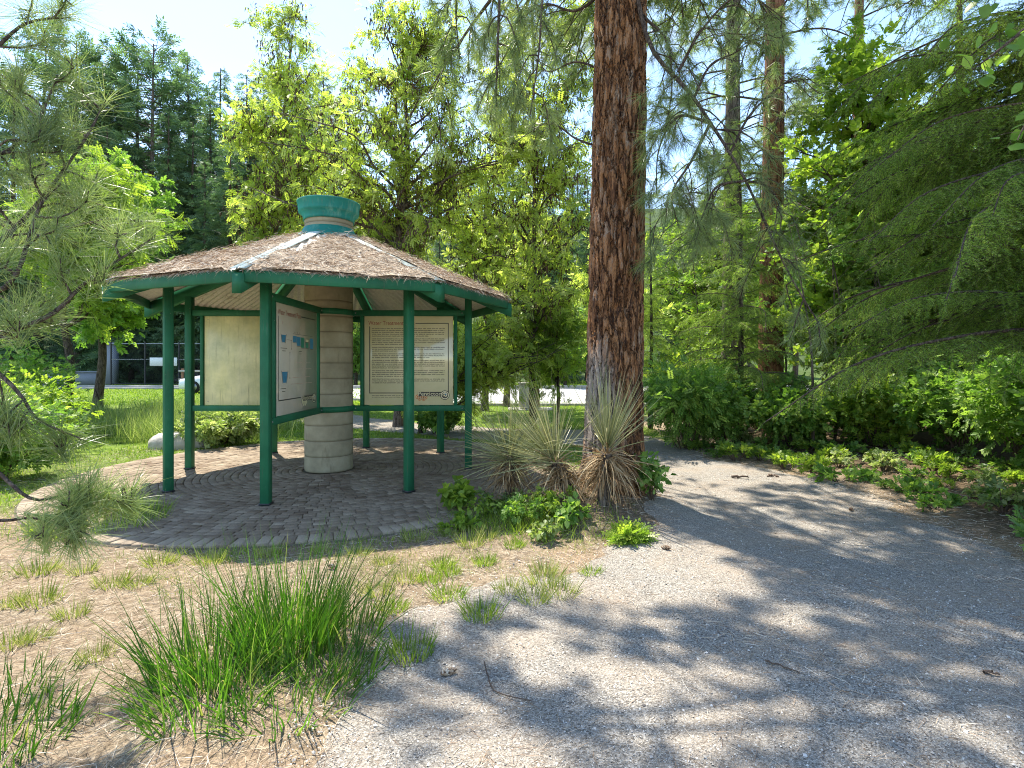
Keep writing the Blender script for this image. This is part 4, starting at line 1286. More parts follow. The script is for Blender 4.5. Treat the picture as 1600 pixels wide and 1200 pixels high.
# ------------------------------------------------------------------ pine at the left edge, boughs close to the camera
rng = np.random.default_rng(202)
LPc = np.array([-3.9, 2.7, 0.0])
lp = empty('pine_tree', (*LPc[:2], H1(*LPc[:2])), 'long-needled pine at the left edge with boughs hanging before the kiosk', 'tree')
g = Geo(); tube(g, smooth_path([(0, 0, -0.1), (0.03, 0, 1.2), (-0.02, 0.02, 3.5), (0, 0, 7)], 24), np.linspace(0.16, 0.07, 24), 16)
g.obj('trunk', M['bark_pine2'], lp, smooth=True)
def lbough(pts, r0, **kw):
    gw = Geo(); gn = Geo()
    P = [px(*p) - LPc for p in pts]
    z = P[0][2]
    P = [np.array([0.08, 0.0, z - 0.25])] + P
    pine_limb(gw, gn, rng, P, r0, **kw)
    l = gw.obj('limb', M['branch'], lp, smooth=True); gn.obj('needles', M['needle_pine'], l)
kw = dict(nn=50, L=0.20, w_=0.0023, droop=0.22, f0=0.3)
lbough([(-60, 470, 2.6), (20, 440, 2.6), (60, 330, 2.7), (95, 290, 2.8)], 0.016, twigs=7, twl=(0.15, 0.35), **kw)
lbough([(-60, 560, 2.5), (0, 527, 2.5), (80, 495, 2.6), (140, 440, 2.7), (235, 378, 2.8)], 0.018, twigs=6, twl=(0.10, 0.28), **kw)
lbough([(-60, 420, 2.7), (0, 380, 2.7), (60, 320, 2.8), (130, 225, 2.9), (165, 160, 3.0)], 0.016, twigs=8, twl=(0.15, 0.32), **kw)
lbough([(-60, 250, 2.6), (10, 240, 2.7), (60, 190, 2.8), (90, 120, 2.9)], 0.014, twigs=8, twl=(0.15, 0.32), **kw)
lbough([(-80, 120, 2.7), (-20, 90, 2.8), (40, 40, 2.9), (110, 30, 3.0)], 0.014, twigs=7, twl=(0.15, 0.35), **kw)
lbough([(-80, 350, 3.1), (0, 350, 3.2), (90, 360, 3.3), (170, 345, 3.4), (240, 350, 3.5)], 0.014, twigs=6, twl=(0.12, 0.3), **kw)
kw2 = dict(nn=60, L=0.19, w_=0.0026, droop=0.2, f0=0.4)
lbough([(-60, 560, 2.4), (0, 590, 2.4), (35, 625, 2.4), (60, 660, 2.4), (128, 690, 2.5)], 0.011, twigs=4, twl=(0.08, 0.22), **kw2)
lbough([(-60, 700, 2.3), (0, 745, 2.3), (55, 785, 2.3), (130, 772, 2.35), (205, 795, 2.4)], 0.009, twigs=4, twl=(0.08, 0.16), nn=75, L=0.17, w_=0.0024, droop=0.25, f0=0.75)
lbough([(-60, 810, 2.1), (0, 818, 2.1), (60, 815, 2.15), (140, 840, 2.2)], 0.007, twigs=4, twl=(0.08, 0.14), nn=70, L=0.16, w_=0.0024, droop=0.25, f0=0.7)

# ------------------------------------------------------------------ pines further back on the right
rng = np.random.default_rng(303)
def back_pine(x, y, r0, label, H=15, z0=5.5, lean=0.0, mat='bark_pine2', seed=0, n=26):
    rg = np.random.default_rng(seed)
    t = empty('pine_tree', (x, y, H1(x, y) - 0.03), label, 'tree')
    P = smooth_path([(0, 0, -0.1), (lean * 0.3, 0, H * 0.3), (lean * 0.7, 0, H * 0.6), (lean, 0, H)], 40)
    g = Geo(); rr = r0 * (1 - 0.42 * np.linspace(0, 1, 40)); rr[0] *= 1.3
    tube(g, P, rr, 20); g.obj('trunk', M[mat], t, smooth=True)
    for k in range(n):
        f = z0 / H + (1 - z0 / H) * (k + rg.random()) / n
        s_ = P[min(38, int(f * 39))]; az = k * 2.4 + rg.normal() * 0.4; d = np.array([cos(az), sin(az), 0])
        Ln = rg.uniform(1.2, 3.0)
        gw = Geo(); gn = Geo()
        dead = f * H < z0 + 2.0
        pine_limb(gw, gn, rg, [s_, s_ + d * Ln * 0.5 + [0, 0, 0.05 * Ln], s_ + d * Ln + [0, 0, -0.2 * Ln]], 0.025, 9, (0.3, 0.9), 6 if dead else 38, 0.19, 0.006, 0.35, 0.2, 0.2, 3)
        l = gw.obj('limb', M['branch'], t, smooth=True); gn.obj('needles', M['needle_pine'], l)
back_pine(5.5, 11.6, 0.265, 'reddish pine trunk rising from the shrubs right of the thick pine', 14, 4.6, 0.15, 'bark_pine2', 1)
back_pine(5.45, 13.6, 0.23, 'greyer slimmer pine trunk between the thick pine and the reddish trunk', 14, 4.6, 0.1, 'bark_grey', 2)
back_pine(9.4, 15.0, 0.17, 'slim pine trunk far back in the trees at the right', 14, 5.5, 0.2, 'bark_pine2', 3, 18)
back_pine(7.4, 17.5, 0.15, 'thin dead-limbed pine behind the reddish trunk', 13, 5.0, -0.2, 'bark_grey', 4, 18)

# ------------------------------------------------------------------ locust trees behind the kiosk
rng = np.random.default_rng(404)
def locust(x, y, label, c, rad, n, trunk, tr=0.12, mat=('bark_grey', 'locust'), lpt=11, ntw=12, pods=0.35, tpl='compound', ls=(0.12, 0.26), **kw):
    t = empty('leafy_tree' if not pods else 'locust_tree', (x, y, H1(x, y) - 0.03), label, 'tree')
    tips = ellipsoid_pts(rng, n, c, rad, 0.25)
    crown_tree('t', None, rng, trunk, tr, tips, (M[mat[0]], M[mat[1]]), tpl, ls, ntw, (0.5, 1.15), lpt, 0.3, pods, parent=t, **kw)
    return t
locust(-2.75, 13.2, 'locust tree with brown pods right behind the kiosk roof, forked brown trunk', (-0.2, 0, 7.0), (3.5, 2.0, 4.2), 62, [(0, 0, 0), (0.05, 0, 2), (0.0, 0, 4.5), (0.2, 0.1, 6.5), (0.1, 0, 8.8)], 0.13, pods=0.6)
locust(0.50, 12.9, 'locust tree with brown pods and thin dark trunk between kiosk and thick pine', (0.1, 0, 6.0), (2.2, 1.8, 4.9), 40, [(0, 0, 0), (-0.03, 0, 2), (0.03, 0, 5.0), (0.0, 0.1, 9.5)], 0.09, ('bark_dark', 'locust'), pods=0.55)
locust(-6.9, 15.5, 'sparse locust tree left of the kiosk roof with open wispy top', (0.7, 0, 8.0), (2.6, 1.7, 4.4), 46, [(0, 0, 0), (0.1, 0, 3), (0.2, 0, 6.5), (0.6, 0.1, 11)], 0.10, pods=0.35, lpt=10, ntw=12)
locust(-5.9, 17.5, 'bright yellow-green locust behind the left slope of the kiosk roof', (0.4, 0, 5.2), (2.6, 1.7, 2.1), 44, [(0, 0, 0), (0.1, 0, 2), (0.2, 0, 4.0), (0.2, 0.1, 5.5)], 0.10, pods=0.12)
locust(-0.9, 17.8, 'tall locust tree with pale leaves filling the gap over the kiosk right slope', (0, 0, 7.0), (2.8, 1.8, 3.4), 28, [(0, 0, 0), (0.1, 0, 3), (0.0, 0, 5.5), (0.1, 0.1, 8.5)], 0.12, pods=0.35, lpt=12)
locust(-7.4, 19.5, 'tall pale locust behind and between the open-topped one and the pods tree', (0.6, 0, 7.6), (2.6, 1.8, 4.0), 40, [(0, 0, 0), (0.1, 0, 3), (0.2, 0, 6.5), (0.3, 0.1, 10.5)], 0.12, pods=0.3, lpt=10)
locust(-0.2, 19.5, 'tall thin-crowned locust rising left of the thick pine trunk', (0.6, 0, 7.6), (2.6, 1.8, 3.6), 26, [(0, 0, 0), (0.1, 0, 3), (0.2, 0, 6.5), (0.3, 0.1, 10.5)], 0.12, pods=0.5, lpt=10)
locust(-2.0, 11.9, 'low spreading light green tree behind the text panel', (1.9, 0.1, 2.05), (1.45, 0.8, 0.75), 26, [(0, 0, 0), (0.03, 0, 0.8), (0.3, 0, 1.6), (0.9, 0.1, 2.3)], 0.06, ('bark_dark', 'locust'), 12, 12, 0.0, ls=(0.12, 0.2))
locust(1.1, 13.2, 'fresh green sapling beside the thick pine trunk near the car park', (-0.1, 0, 2.0), (0.9, 0.8, 0.85), 18, [(0, 0, 0), (0.03, 0, 0.8), (0, 0, 1.6), (0, 0.1, 2.4)], 0.05, ('bark_dark', 'leaf_bright'), 12, 12, 0.0, ls=(0.12, 0.2))
locust(-11.4, 13.8, 'bushy bright green tree at the left behind the hanging pine boughs', (0.6, 0, 5.0), (2.9, 1.8, 2.0), 42, [(0, 0, 0), (0.2, 0, 1.4), (0.0, 0, 3.0), (0.2, 0.1, 5.0)], 0.13, ('bark_dark', 'leaf_bright'), 11, 13, 0.0, 'compound', (0.16, 0.3))
locust(-14.5, 19.0, 'broad green tree at the far left over the grey wall', (0.2, 0, 6.2), (3.0, 2.2, 3.2), 40, [(0, 0, 0), (0.2, 0, 2), (0.0, 0, 4.0), (0.2, 0.1, 7.0)], 0.16, ('bark_dark', 'leaf_mid'), 14, 16, 0.0, 'sprig', (0.24, 0.4))
locust(-9.2, 21.0, 'yellow-green tree with drooping sprays over the chain-link fence', (0.3, 0, 4.7), (2.2, 1.6, 1.6), 30, [(0, 0, 0), (0.2, 0, 1.4), (0.4, 0, 3.0), (0.2, 0.1, 4.5)], 0.10, ('bark_dark', 'locust'), 14, 14, 0.0, 'compound', (0.22, 0.36))

# right-hand wood: broadleaf trees as a backdrop
for (x, y, hh, rr, lab, mt, tp, sd) in [
    (6.9, 10.6, 4.6, 1.9, 'broadleaf tree with yellow-green leaves behind the reddish trunk', 'leaf_bright', 'sprig_round', 1),
    (9.8, 12.2, 4.4, 2.3, 'dense green tree deep in the wood at the right', 'leaf_mid', 'sprig_round', 2),
    (12.6, 11.0, 4.8, 2.6, 'green tree behind the fir boughs near the right edge', 'leaf_bright', 'sprig_round', 3),
    (12.2, 17.5, 5.8, 3.0, 'taller broadleaf tree at the back of the right wood', 'leaf_mid', 'sprig', 4),
    (8.2, 21.0, 5.0, 2.8, 'broadleaf tree behind the slim grey trunks', 'leaf_bright', 'sprig', 5),
    (4.6, 24.0, 4.6, 2.4, 'pale green tree seen through the twigs right of the thick pine', 'locust', 'compound', 6),
    (17.5, 16.0, 5.6, 3.2, 'big green tree beyond the right edge of the path', 'leaf_mid', 'sprig', 7),
    (14.0, 27.0, 6.0, 3.6, 'wide tree beyond the wood, closing the gap by the slim trunks', 'leaf_mid', 'sprig', 9),
    (9.5, 30.0, 5.6, 3.4, 'light green tree across the road behind the reddish trunk', 'leaf_bright', 'sprig', 10),
    (3.6, 37.0, 4.0, 3.6, 'rounded tree beyond the car park right of the thick pine', 'leaf_mid', 'sprig', 11),
    (-3.5, 38.0, 4.2, 3.6, 'rounded tree beyond the car park behind the text panel', 'locust', 'sprig', 12),
    (-11.5, 40.0, 4.4, 3.8, 'rounded tree beyond the fence behind the blank panel', 'leaf_mid', 'sprig', 13),
    (8.6, 8.6, 3.4, 1.5, 'young broadleaf tree leaning out between fir boughs', 'leaf_bright', 'sprig_round', 8)]:
    rng = np.random.default_rng(500 + sd)
    t = empty('leafy_tree', (x, y, H1(x, y) - 0.03), lab, 'tree')
    tips = ellipsoid_pts(rng, 46, (0, 0, hh), (rr, rr * 0.9, hh * 0.72), 0.2)
    tips[:, 2] = np.maximum(tips[:, 2], 0.9)
    crown_tree('t', None, rng, [(0, 0, 0), (0.1, 0, hh * 0.5), (rng.normal() * 0.2, 0, hh), (0, 0, hh * 1.5)], 0.09 + 0.01 * hh, tips, (M['bark_dark'], M[mt]), tp,
               (0.17, 0.30) if tp != 'compound' else (0.2, 0.34), 13, (0.5, 1.2), 12, 0.15, 0, parent=t)

# ------------------------------------------------------------------ firs at the right
rng = np.random.default_rng(606)
BO = []
for k in range(6):
    L = [1.5, 1.9, 2.3, 1.2, 1.7, 2.1][k]
    gw, gn = fir_bough_geo(np.random.default_rng(70 + k), L, 0.42 + 0.09 * L, dens=1.0)
    BO.append((L, gw.mesh('fir_bough', M['branch'], True), gn.mesh('fir_needles', M['needle_fir'])))
from mathutils import Matrix, Vector
def bough(parent, k, b, d, s=1.0, roll=0.0):
    L, mw, mn = BO[k]
    B = basis(np.array([d], float), np.array([roll]))[0] * s
    o = bpy.data.objects.new('branch', mw); COL.objects.link(o); o.parent = parent
    mat = Matrix.Identity(4)
    for i in range(3):
        for j in range(3): mat[i][j] = B[i, j]
        mat[i][3] = b[i]
    o.matrix_local = mat
    n = bpy.data.objects.new('needles', mn); COL.objects.link(n); n.parent = o
def fir(x, y, H, label, z0=0.5, z1=None, Lf=1.0, step=0.16, azr=None, seed=0, rad=0.13, base_len=2.2, drp=-0.18, trunk=True, mat='bark_dark'):
    rg = np.random.default_rng(seed); z1 = z1 or H * 0.98
    t = empty('fir_tree', (x, y, H1(x, y) - 0.03), label, 'tree')
    if trunk:
        g = Geo(); tube(g, smooth_path([(0, 0, -0.1), (0.03, 0, H * 0.4), (0, 0.02, H)], 24), rad * (1 - 0.93 * np.linspace(0, 1, 24)) + 0.004, 14)
        g.obj('trunk', M[mat], t, smooth=True)
    z = z0; k = 0
    nmax = 96
    while z < z1 and k < nmax:
        az = (rg.uniform(*azr) if azr else k * 2.4 + rg.normal() * 0.3)
        want = base_len * Lf * (1 - (z / H)) ** 0.75 * rg.uniform(0.7, 1.1) + 0.12
        j = int(np.argmin([abs(b_[0] - want) + rg.random() * 0.5 for b_ in BO])); s = want / BO[j][0]
        d = np.array([cos(az), sin(az), drp + 0.5 * (z / H) ** 2 + rg.normal() * 0.16])
        bough(t, j, (rg.normal() * 0.01, rg.normal() * 0.01, z), d, s, rg.normal() * 0.4)
        z += step * rg.uniform(0.6, 1.4); k += 1
    return t
# near fir standing outside the right edge: boughs sweep left across the picture
fir(5.0, 4.9, 9.5, 'large fir at the right edge whose feathery boughs sweep over the path', 1.75, 6.6, 1.22, 0.058, (R(95), R(262)), 1, 0.17, 2.3, -0.25)
fir(7.9, 9.6, 9, 'dark fir trunk among the shrubs near the right edge', 1.5, 8.5, 1.0, 0.10, None, 2, 0.20, 2.4, -0.15)
fir(4.35, 10.4, 6.4, 'young light green fir with layered boughs before the grey trunk', 0.9, None, 0.8, 0.075, None, 3, 0.07, 2.2, -0.12)
fir(6.2, 9.3, 4.2, 'small fir with drooping boughs in front of the reddish trunk', 0.8, None, 0.75, 0.07, None, 4, 0.06, 2.0, -0.2)
fir(3.2, 12.6, 5.2, 'slender young fir just right of the thick pine trunk', 0.8, None, 0.6, 0.085, None, 5, 0.06, 1.9, -0.1)

# broad round leaves hanging in at the top right corner from a tree beyond the frame
rng = np.random.default_rng(707)
AP = np.array([4.3, 3.3, 0.0])
t = empty('aspen_tree', (4.3, 3.3, H1(4.3, 3.3)), 'tree with big round leaves hanging in at the top right corner', 'tree')
g = Geo(); tube(g, smooth_path([(0, 0, -0.1), (0.05, 0, 1.5), (0, 0, 5)], 16), np.linspace(0.09, 0.04, 16), 12); g.obj('trunk', M['bark_grey'], t, smooth=True)
g = Geo(); gl = Geo()
for pts in ([(1700, -40, 3.1), (1620, 40, 3.0), (1560, 90, 3.0), (1520, 120, 3.0)], [(1700, 60, 3.1), (1630, 150, 3.05), (1590, 230, 3.0)], [(1700, -120, 3.1), (1580, -40, 3.0), (1500, 20, 3.0)]):
    P = smooth_path([(0, 0, px(*pts[0])[2] - 0.3)] + [px(*q_) - AP for q_ in pts], 20)
    tube(g, P, np.linspace(0.02, 0.003, 20), 5)
    n = 26; k = rng.integers(8, 20, n)
    Q = P[k] + rng.normal(size=(n, 3)) * 0.07
    for a_, b_ in zip(P[k], Q): tube(g, np.array([a_, (a_ + b_) / 2 + [0, 0, 0.01], b_]), 0.0012, 3)
    put(gl, leaf_template(0.46, 0.05), rng, Q, rng.normal(size=(n, 3)) * 0.5 + [0, 0, -0.8], rng.uniform(0.055, 0.085, n))
g.obj('branches', M['branch'], t, smooth=True); gl.obj('leaves', M['leaf_mid'], t)

# ------------------------------------------------------------------ conifers on the far hillside
VAR = []
for k in range(7):
    rg = np.random.default_rng(800 + k)
    kind = 'fir' if k < 5 else 'pine'
    gw, gl = far_conifer(rg, 20, [2.7, 3.3, 2.3, 3.0, 3.5, 2.6, 3.0][k], kind, [0.1, 0.05, 0.3, 0.12, 0.06, 0.45, 0.38][k], 1.0)
    VAR.append((gw.mesh('conifer_trunk', M['bark_grey'] if k in (2, 5) else M['bark_dark'], True), gl.mesh('conifer_crown', M['needle_far'])))
rng = np.random.default_rng(808)
def conifer(k, x, y, H, label, group='conifers on the far hillside'):
    z = H1(x, y) - 0.3
    t = empty('conifer_tree', (x, y, z), label, 'tree', group, rng.random() * 6.28)
    s = H / 20; t.scale = (s, s, s)
    for nm, me in zip(('trunk', 'crown'), VAR[k]):
        o = bpy.data.objects.new(nm, me); COL.objects.link(o); o.parent = t
def at_px(k, pxx, ytop, d, label):
    x = (pxx - 800) / F * d; z = H1(x, d) - 0.3
    H = EYE - (ytop - HZ) / F * d - z
    conifer(k, x, d, max(6, H), label)
at_px(5, 236, 68, 50, 'tallest thin pine against the sky, bare lower trunk, left of the kiosk')
at_px(5, 213, 92, 53, 'second bare-trunked pine just left of the tallest thin pine')
at_px(4, 300, 82, 56, 'dark full fir against the sky left of the kiosk cap')
at_px(1, 342, 108, 58, 'fir with drooping branches right of the dark full fir')
at_px(0, 262, 172, 46, 'pale fir in front of the two bare-trunked pines')
at_px(3, 360, 190, 44, 'blue-green fir behind the left locust tree')
at_px(5, 120, 66, 48, 'bare-trunked pine at the upper left seen through the near boughs')
at_px(1, 160, 105, 52, 'fir at the upper left between near boughs and the bare-trunked pines')
at_px(6, 60, 60, 50, 'pine at the top left corner behind the near boughs')
at_px(0, 20, 130, 44, 'fir at the left edge behind the near boughs')
at_px(2, 385, 160, 62, 'slim fir tip showing through the open locust top')
at_px(0, 320, 250, 44, 'lower fir on the slope above the left roof slope')
at_px(3, 205, 260, 45, 'low fir left of the pale fir')
at_px(1, 395, 300, 43, 'fir close behind the left roof slope')
at_px(0, 918, 285, 44, 'small fir seen left of the thick pine trunk')
at_px(2, 885, 270, 50, 'slim fir between the pods tree and the thick pine')
at_px(2, 905, 250, 60, 'thin fir top left of the thick pine trunk, farther back')
at_px(1, 860, 330, 46, 'broad fir low behind the pods tree')
at_px(3, 1050, 300, 48, 'fir seen through the twigs right of the thick pine')
at_px(3, 300, 190, 47, 'green fir in the middle of the left slope, tapering top')
at_px(0, 440, 200, 47, 'fir half hidden behind the open locust top')
at_px(4, 415, 120, 66, 'far dark fir above the open locust top')
at_px(2, 475, 150, 70, 'far slim fir between the two locust trees')
at_px(1, 280, 280, 46, 'low wide fir at the foot of the slope above the roof')
at_px(4, 170, 200, 44, 'dark fir at the upper left below the bare-trunked pines')
for a_, b_, c_, l_ in ((450, 90, 58, 'tall fir whose tip stands over the cap of the kiosk column'), (500, 110, 64, 'far fir between the pods tree and the open locust top'), (390, 120, 60, 'tall dark fir just left of the kiosk column cap'), (545, 130, 66, 'far fir showing above the kiosk cap to its right'), (330, 160, 52, 'full green fir left of the open locust top')):
    at_px(1 if a_ % 100 else 4, a_, b_, c_, l_)
for k in range(95):
    d = rng.uniform(46, 95); pxx = rng.uniform(-250, 1850)
    top = rng.uniform(190, 330) if pxx < 420 else rng.uniform(250, 390)
    at_px(int(rng.integers(0, 7)), pxx, top, d, 'dark conifer in the dense forest on the far hillside')

# ------------------------------------------------------------------ yuccas
rng = np.random.default_rng(909)
def yucca(x, y, label, hz, n, L, lean=(0, 0), upright=0.3, skirt=160, sk_len=0.42, hr=0.07):
    z = H1(x, y)
    t = empty('yucca_plant', (x, y, z), label, 'yucca')
    top = np.array([lean[0], lean[1], hz])
    g = Geo(); tube(g, smooth_path([(0, 0, -0.05), top * 0.5 + [0, 0, 0.02], top], 10), np.linspace(0.075, 0.06, 10), 10)
    g.obj('stem', M['bark_grey'], t, smooth=True)
    g = Geo()
    d = unit(rng.normal(size=(n, 3)) * 0.9 + unit(rng.normal(size=(4, 3)))[rng.integers(0, 4, n)] * 0.5 + np.array([lean[0] * 4, lean[1] * 4, upright + 0.2]) * 1.5); d[:, 2] = np.where(d[:, 2] < -0.25, -d[:, 2], d[:, 2])
    d = unit(d)
    P = top + d * hr * np.array([1, 1, 1.3])
    d = unit(d + rng.normal(size=(n, 3)) * 0.08)
    strips(g, rng, P, d, L * np.clip(rng.normal(0.85, 0.2, n), 0.3, 1.15), 0.008, rng.normal(size=(n, 3)) * 0.10 + [0, 0, -0.10], 4, taper=0.95)
    m = n // 7; k = rng.integers(0, n, m)
    strips(g, rng, P[k], d[k] + rng.normal(size=(m, 3)) * 0.2, L * rng.uniform(0.4, 0.8, m), 0.008, rng.normal(size=(m, 3)) * 0.9 + [0, 0, -0.9], 4, np.full(m, 1.0))
    g.obj('leaves', M['yucca'], t)
    g = Geo()
    dd = unit(rng.normal(size=(skirt, 3)) * np.array([1, 1, 0.35]) + unit(rng.normal(size=(5, 3)))[rng.integers(0, 5, skirt)] * [1.2, 1.2, 0.3] + np.array([0, 0, -0.05]))
    P = top * rng.uniform(0.45, 1.0, skirt)[:, None] + dd * 0.07
    strips(g, rng, P, dd, sk_len * rng.uniform(0.3, 1.15, skirt), 0.011, np.stack([0 * dd[:, 0], 0 * dd[:, 0], -rng.uniform(0.4, 3.5, skirt)], -1) + rng.normal(size=(skirt, 3)) * 0.5, 5, taper=0.8)
    m = skirt // 2
    dd = unit(rng.normal(size=(m, 3)))
    strips(g, rng, top + [0, 0, -0.03] + dd * 0.05, dd, rng.uniform(0.08, 0.2, m), 0.008, (0, 0, -0.5), 2)
    g.obj('dead_leaves', M['yucca_dead'], t)
yucca(-0.02, 5.75, 'left yucca with a round burst of stiff blades by the paved circle', 0.42, 300, 0.66, (0, 0), 0.25, 220, 0.36)
yucca(0.62, 5.52, 'middle yucca leaning left with the longest grey-green blades', 0.34, 260, 0.86, (-0.18, 0), 0.75, 300, 0.42)
yucca(0.90, 5.36, 'right yucca against the pine trunk over a skirt of dead leaves', 0.48, 150, 0.80, (0.03, 0), 1.8, 340, 0.50)

# ------------------------------------------------------------------ shrubs and ground plants
rng = np.random.default_rng(1001)
def shrub_at(x, y, rad, h, label, mat='leaf_mid', tpl='sprig', n=26, lps=70, ls=(0.09, 0.16), cat='shrub', name='leafy_shrub', group=None, **kw):
    t = empty(name, (x, y, H1(x, y) - 0.01), label, cat, group)
    shrub(rng, n, rad, h, (M['twig'], M[mat]), t, tpl, ls, lps, **kw)
    return t
for (x, y, rad, h, lab, mt, tp) in [
    (3.15, 9.75, 0.85, 1.5, 'feathery bright green shrub at the near end of the wood edge', 'leaf_mid', 'compound'),
    (3.9, 9.9, 0.8, 1.3, 'rounded green shrub second along the wood edge', 'leaf_mid', 'sprig'),
    (4.8, 9.5, 0.8, 1.1, 'low dark shrub at the foot of the grey pine trunk', 'leaf_mid', 'sprig_round'),
    (5.9, 8.9, 0.9, 1.2, 'leafy shrub under the small fir boughs', 'leaf_bright', 'sprig_round'),
    (6.6, 8.0, 0.9, 1.3, 'shrub with pale round leaves in the shade of the wood', 'leaf_mid', 'sprig_round'),
    (6.5, 6.8, 0.95, 1.5, 'tall shrub behind the leafy ground plants at the right', 'leaf_mid', 'sprig'),
    (6.3, 5.8, 0.9, 1.4, 'shrub at the right edge under the fir boughs', 'leaf_mid', 'sprig_round'),
    (8.0, 7.4, 1.1, 2.0, 'tall tangled shrub deep at the right', 'leaf_bright', 'sprig'),
    (7.3, 10.4, 1.1, 1.9, 'tall shrub right of the reddish trunk', 'leaf_mid', 'sprig'),
    (9.4, 9.6, 1.3, 2.4, 'tall dark shrub filling the back of the wood', 'leaf_mid', 'sprig_round'),
    (4.1, 12.2, 0.9, 1.9, 'tall shrub behind the rounded green shrub', 'leaf_bright', 'sprig'),
    (-6.9, 7.2, 0.9, 1.15, 'leafy green bush at the left edge behind the boughs', 'leaf_mid', 'sprig'),
    (-8.5, 9.0, 1.1, 1.35, 'larger bush with fresh leaves at the far left', 'leaf_bright', 'sprig'),
    (-11.0, 11.2, 1.3, 2.0, 'bush below the bushy bright green tree', 'leaf_mid', 'sprig'),
    (-5.5, 10.2, 0.7, 0.65, 'grey-green weedy bush left of the kiosk posts', 'weed', 'sprig'),
    (-1.6, 11.7, 0.45, 0.6, 'small bush under the text panel beyond the paving', 'leaf_mid', 'sprig')]:
    shrub_at(x, y, rad * 1.15, h * 1.15, lab, mt, tp, n=int(20 + 12 * rad), lps=int(44 + 36 * rad), ls=(0.09, 0.18) if tp != 'compound' else (0.12, 0.22), spread=0.95)
SG = 'thin saplings in the right wood'
for i in range(13):
    x = rng.uniform(4.2, 9.5); y = rng.uniform(8.8, 12.5)
    t = empty('sapling', (x, y, H1(x, y) - 0.02), 'thin bare-stemmed sapling standing in the undergrowth of the right wood', 'sapling', SG)
    h_ = rng.uniform(2.6, 4.4); P = smooth_path([(0, 0, 0), (rng.normal() * 0.12, 0, h_ * 0.5), (rng.normal() * 0.35, rng.normal() * 0.2, h_)], 14)
    g = Geo(); tube(g, P, np.linspace(0.028, 0.006, 14), 7); g.obj('stem', M['bark_grey'] if i % 3 else M['bark_dark'], t, smooth=True)
    g = Geo(); gl = Geo()
    for k in range(16):
        b = P[rng.integers(4, 14)]; d = unit(rng.normal(size=3) * [1, 1, 0.4] + [0, 0, 0.2]); l = rng.uniform(0.3, 0.9)
        W = smooth_path([b, b + d * l * 0.5 + [0, 0, 0.04], b + d * l], 5); tube(g, W, np.linspace(0.006, 0.002, 5), 4)
        n = 9; f = rng.integers(1, 5, n); put(gl, LT['sprig_round' if i % 2 else 'sprig'], rng, W[f] + rng.normal(size=(n, 3)) * 0.05, d + rng.normal(size=(n, 3)) * 0.5, rng.uniform(0.11, 0.2, n))
    g.obj('branches', M['twig'], t); gl.obj('foliage', M['leaf_bright' if i % 2 else 'leaf_mid'], t)
# low plants round the yuccas
for (x, y, rad, h, lab, mt, tp, ls) in [
    (-0.28, 5.25, 0.22, 0.24, 'bright leafy plant left of the left yucca', 'leaf_bright', 'leaf', (0.03, 0.06)),
    (0.10, 5.05, 0.26, 0.28, 'dark green plant in front of the left yucca', 'leaf_mid', 'sprig', (0.05, 0.09)),
    (0.38, 5.20, 0.28, 0.28, 'leafy plant between the left and middle yuccas', 'leaf_bright', 'sprig', (0.05, 0.09)),
    (0.30, 4.72, 0.16, 0.20, 'small silvery weed on the bank below the yuccas', 'weed', 'leaf', (0.035, 0.06)),
    (1.00, 4.62, 0.13, 0.10, 'flat rosette weed at the edge of the gravel path', 'leaf_bright', 'compound', (0.09, 0.14)),
    (1.42, 5.55, 0.22, 0.55, 'leafy vine at the foot of the thick pine trunk', 'leaf_mid', 'leaf', (0.05, 0.09)),
    (-0.55, 5.55, 0.15, 0.32, 'maple-like seedling on the edge of the paved circle', 'leaf_bright', 'leaf', (0.08, 0.13))]:
    shrub_at(x, y, rad, h, lab, mt, tp, n=12, lps=22, ls=ls, cat='plant', name='leafy_plant', stemr=0.004)
for (x, y, rad, h, lab, mt, tp, ls) in [
    (-0.10, 5.45, 0.30, 0.20, 'trailing green plants under the left yucca', 'weed', 'sprig', (0.05, 0.09)),
    (0.55, 4.95, 0.24, 0.26, 'mixed green weeds at the foot of the middle yucca', 'leaf_mid', 'leaf', (0.05, 0.09)),
    (-0.45, 4.95, 0.20, 0.16, 'yellow-green seedlings on the bank left of the yuccas', 'leaf_bright', 'leaf', (0.04, 0.08))]:
    shrub_at(x, y, rad, h, lab, mt, tp, n=12, lps=22, ls=ls, cat='plant', name='leafy_plant')
# ground plants under the wood: four built, the rest copied
protos = []
specs = [(0.26, 0.22, 'leaf_mid', 'sprig', (0.08, 0.14)), (0.20, 0.28, 'leaf_bright', 'sprig', (0.08, 0.15)), (0.30, 0.16, 'leaf_mid', 'sprig_round', (0.07, 0.13)), (0.20, 0.24, 'weed', 'sprig', (0.08, 0.13))]
spots = []
for k in range(400):
    if len(spots) >= 62: break
    y = rng.uniform(3.6, 9.9)
    edge = np.interp(y, [3.6, 4.6, 5.5, 6.7, 7.7, 8.8, 9.9], [4.2, 4.2, 4.2, 4.1, 3.75, 3.3, 3.0])
    x = edge + 0.05 + rng.random() ** 1.3 * 2.6
    if x / y * F + 800 > 1720: continue
    if all((x - a[0]) ** 2 + (y - a[1]) ** 2 > 0.09 for a in spots): spots.append((x, y))
GL = 'low leafy plant in the ground cover along the right edge of the path'
for i, (x, y) in enumerate(spots):
    k = i % 4
    if i < 4:
        s = specs[k]
        protos.append(shrub_at(x, y, s[0], s[1], GL, s[2], s[3], n=7, lps=10, ls=s[4], cat='plant', name='ground_plant', group='ground plants along the wood edge', droop=0.0))
    else:
        dup(protos[k], (x, y, H1(x, y) - 0.01), rng.random() * 6.28, rng.uniform(0.5, 1.3))

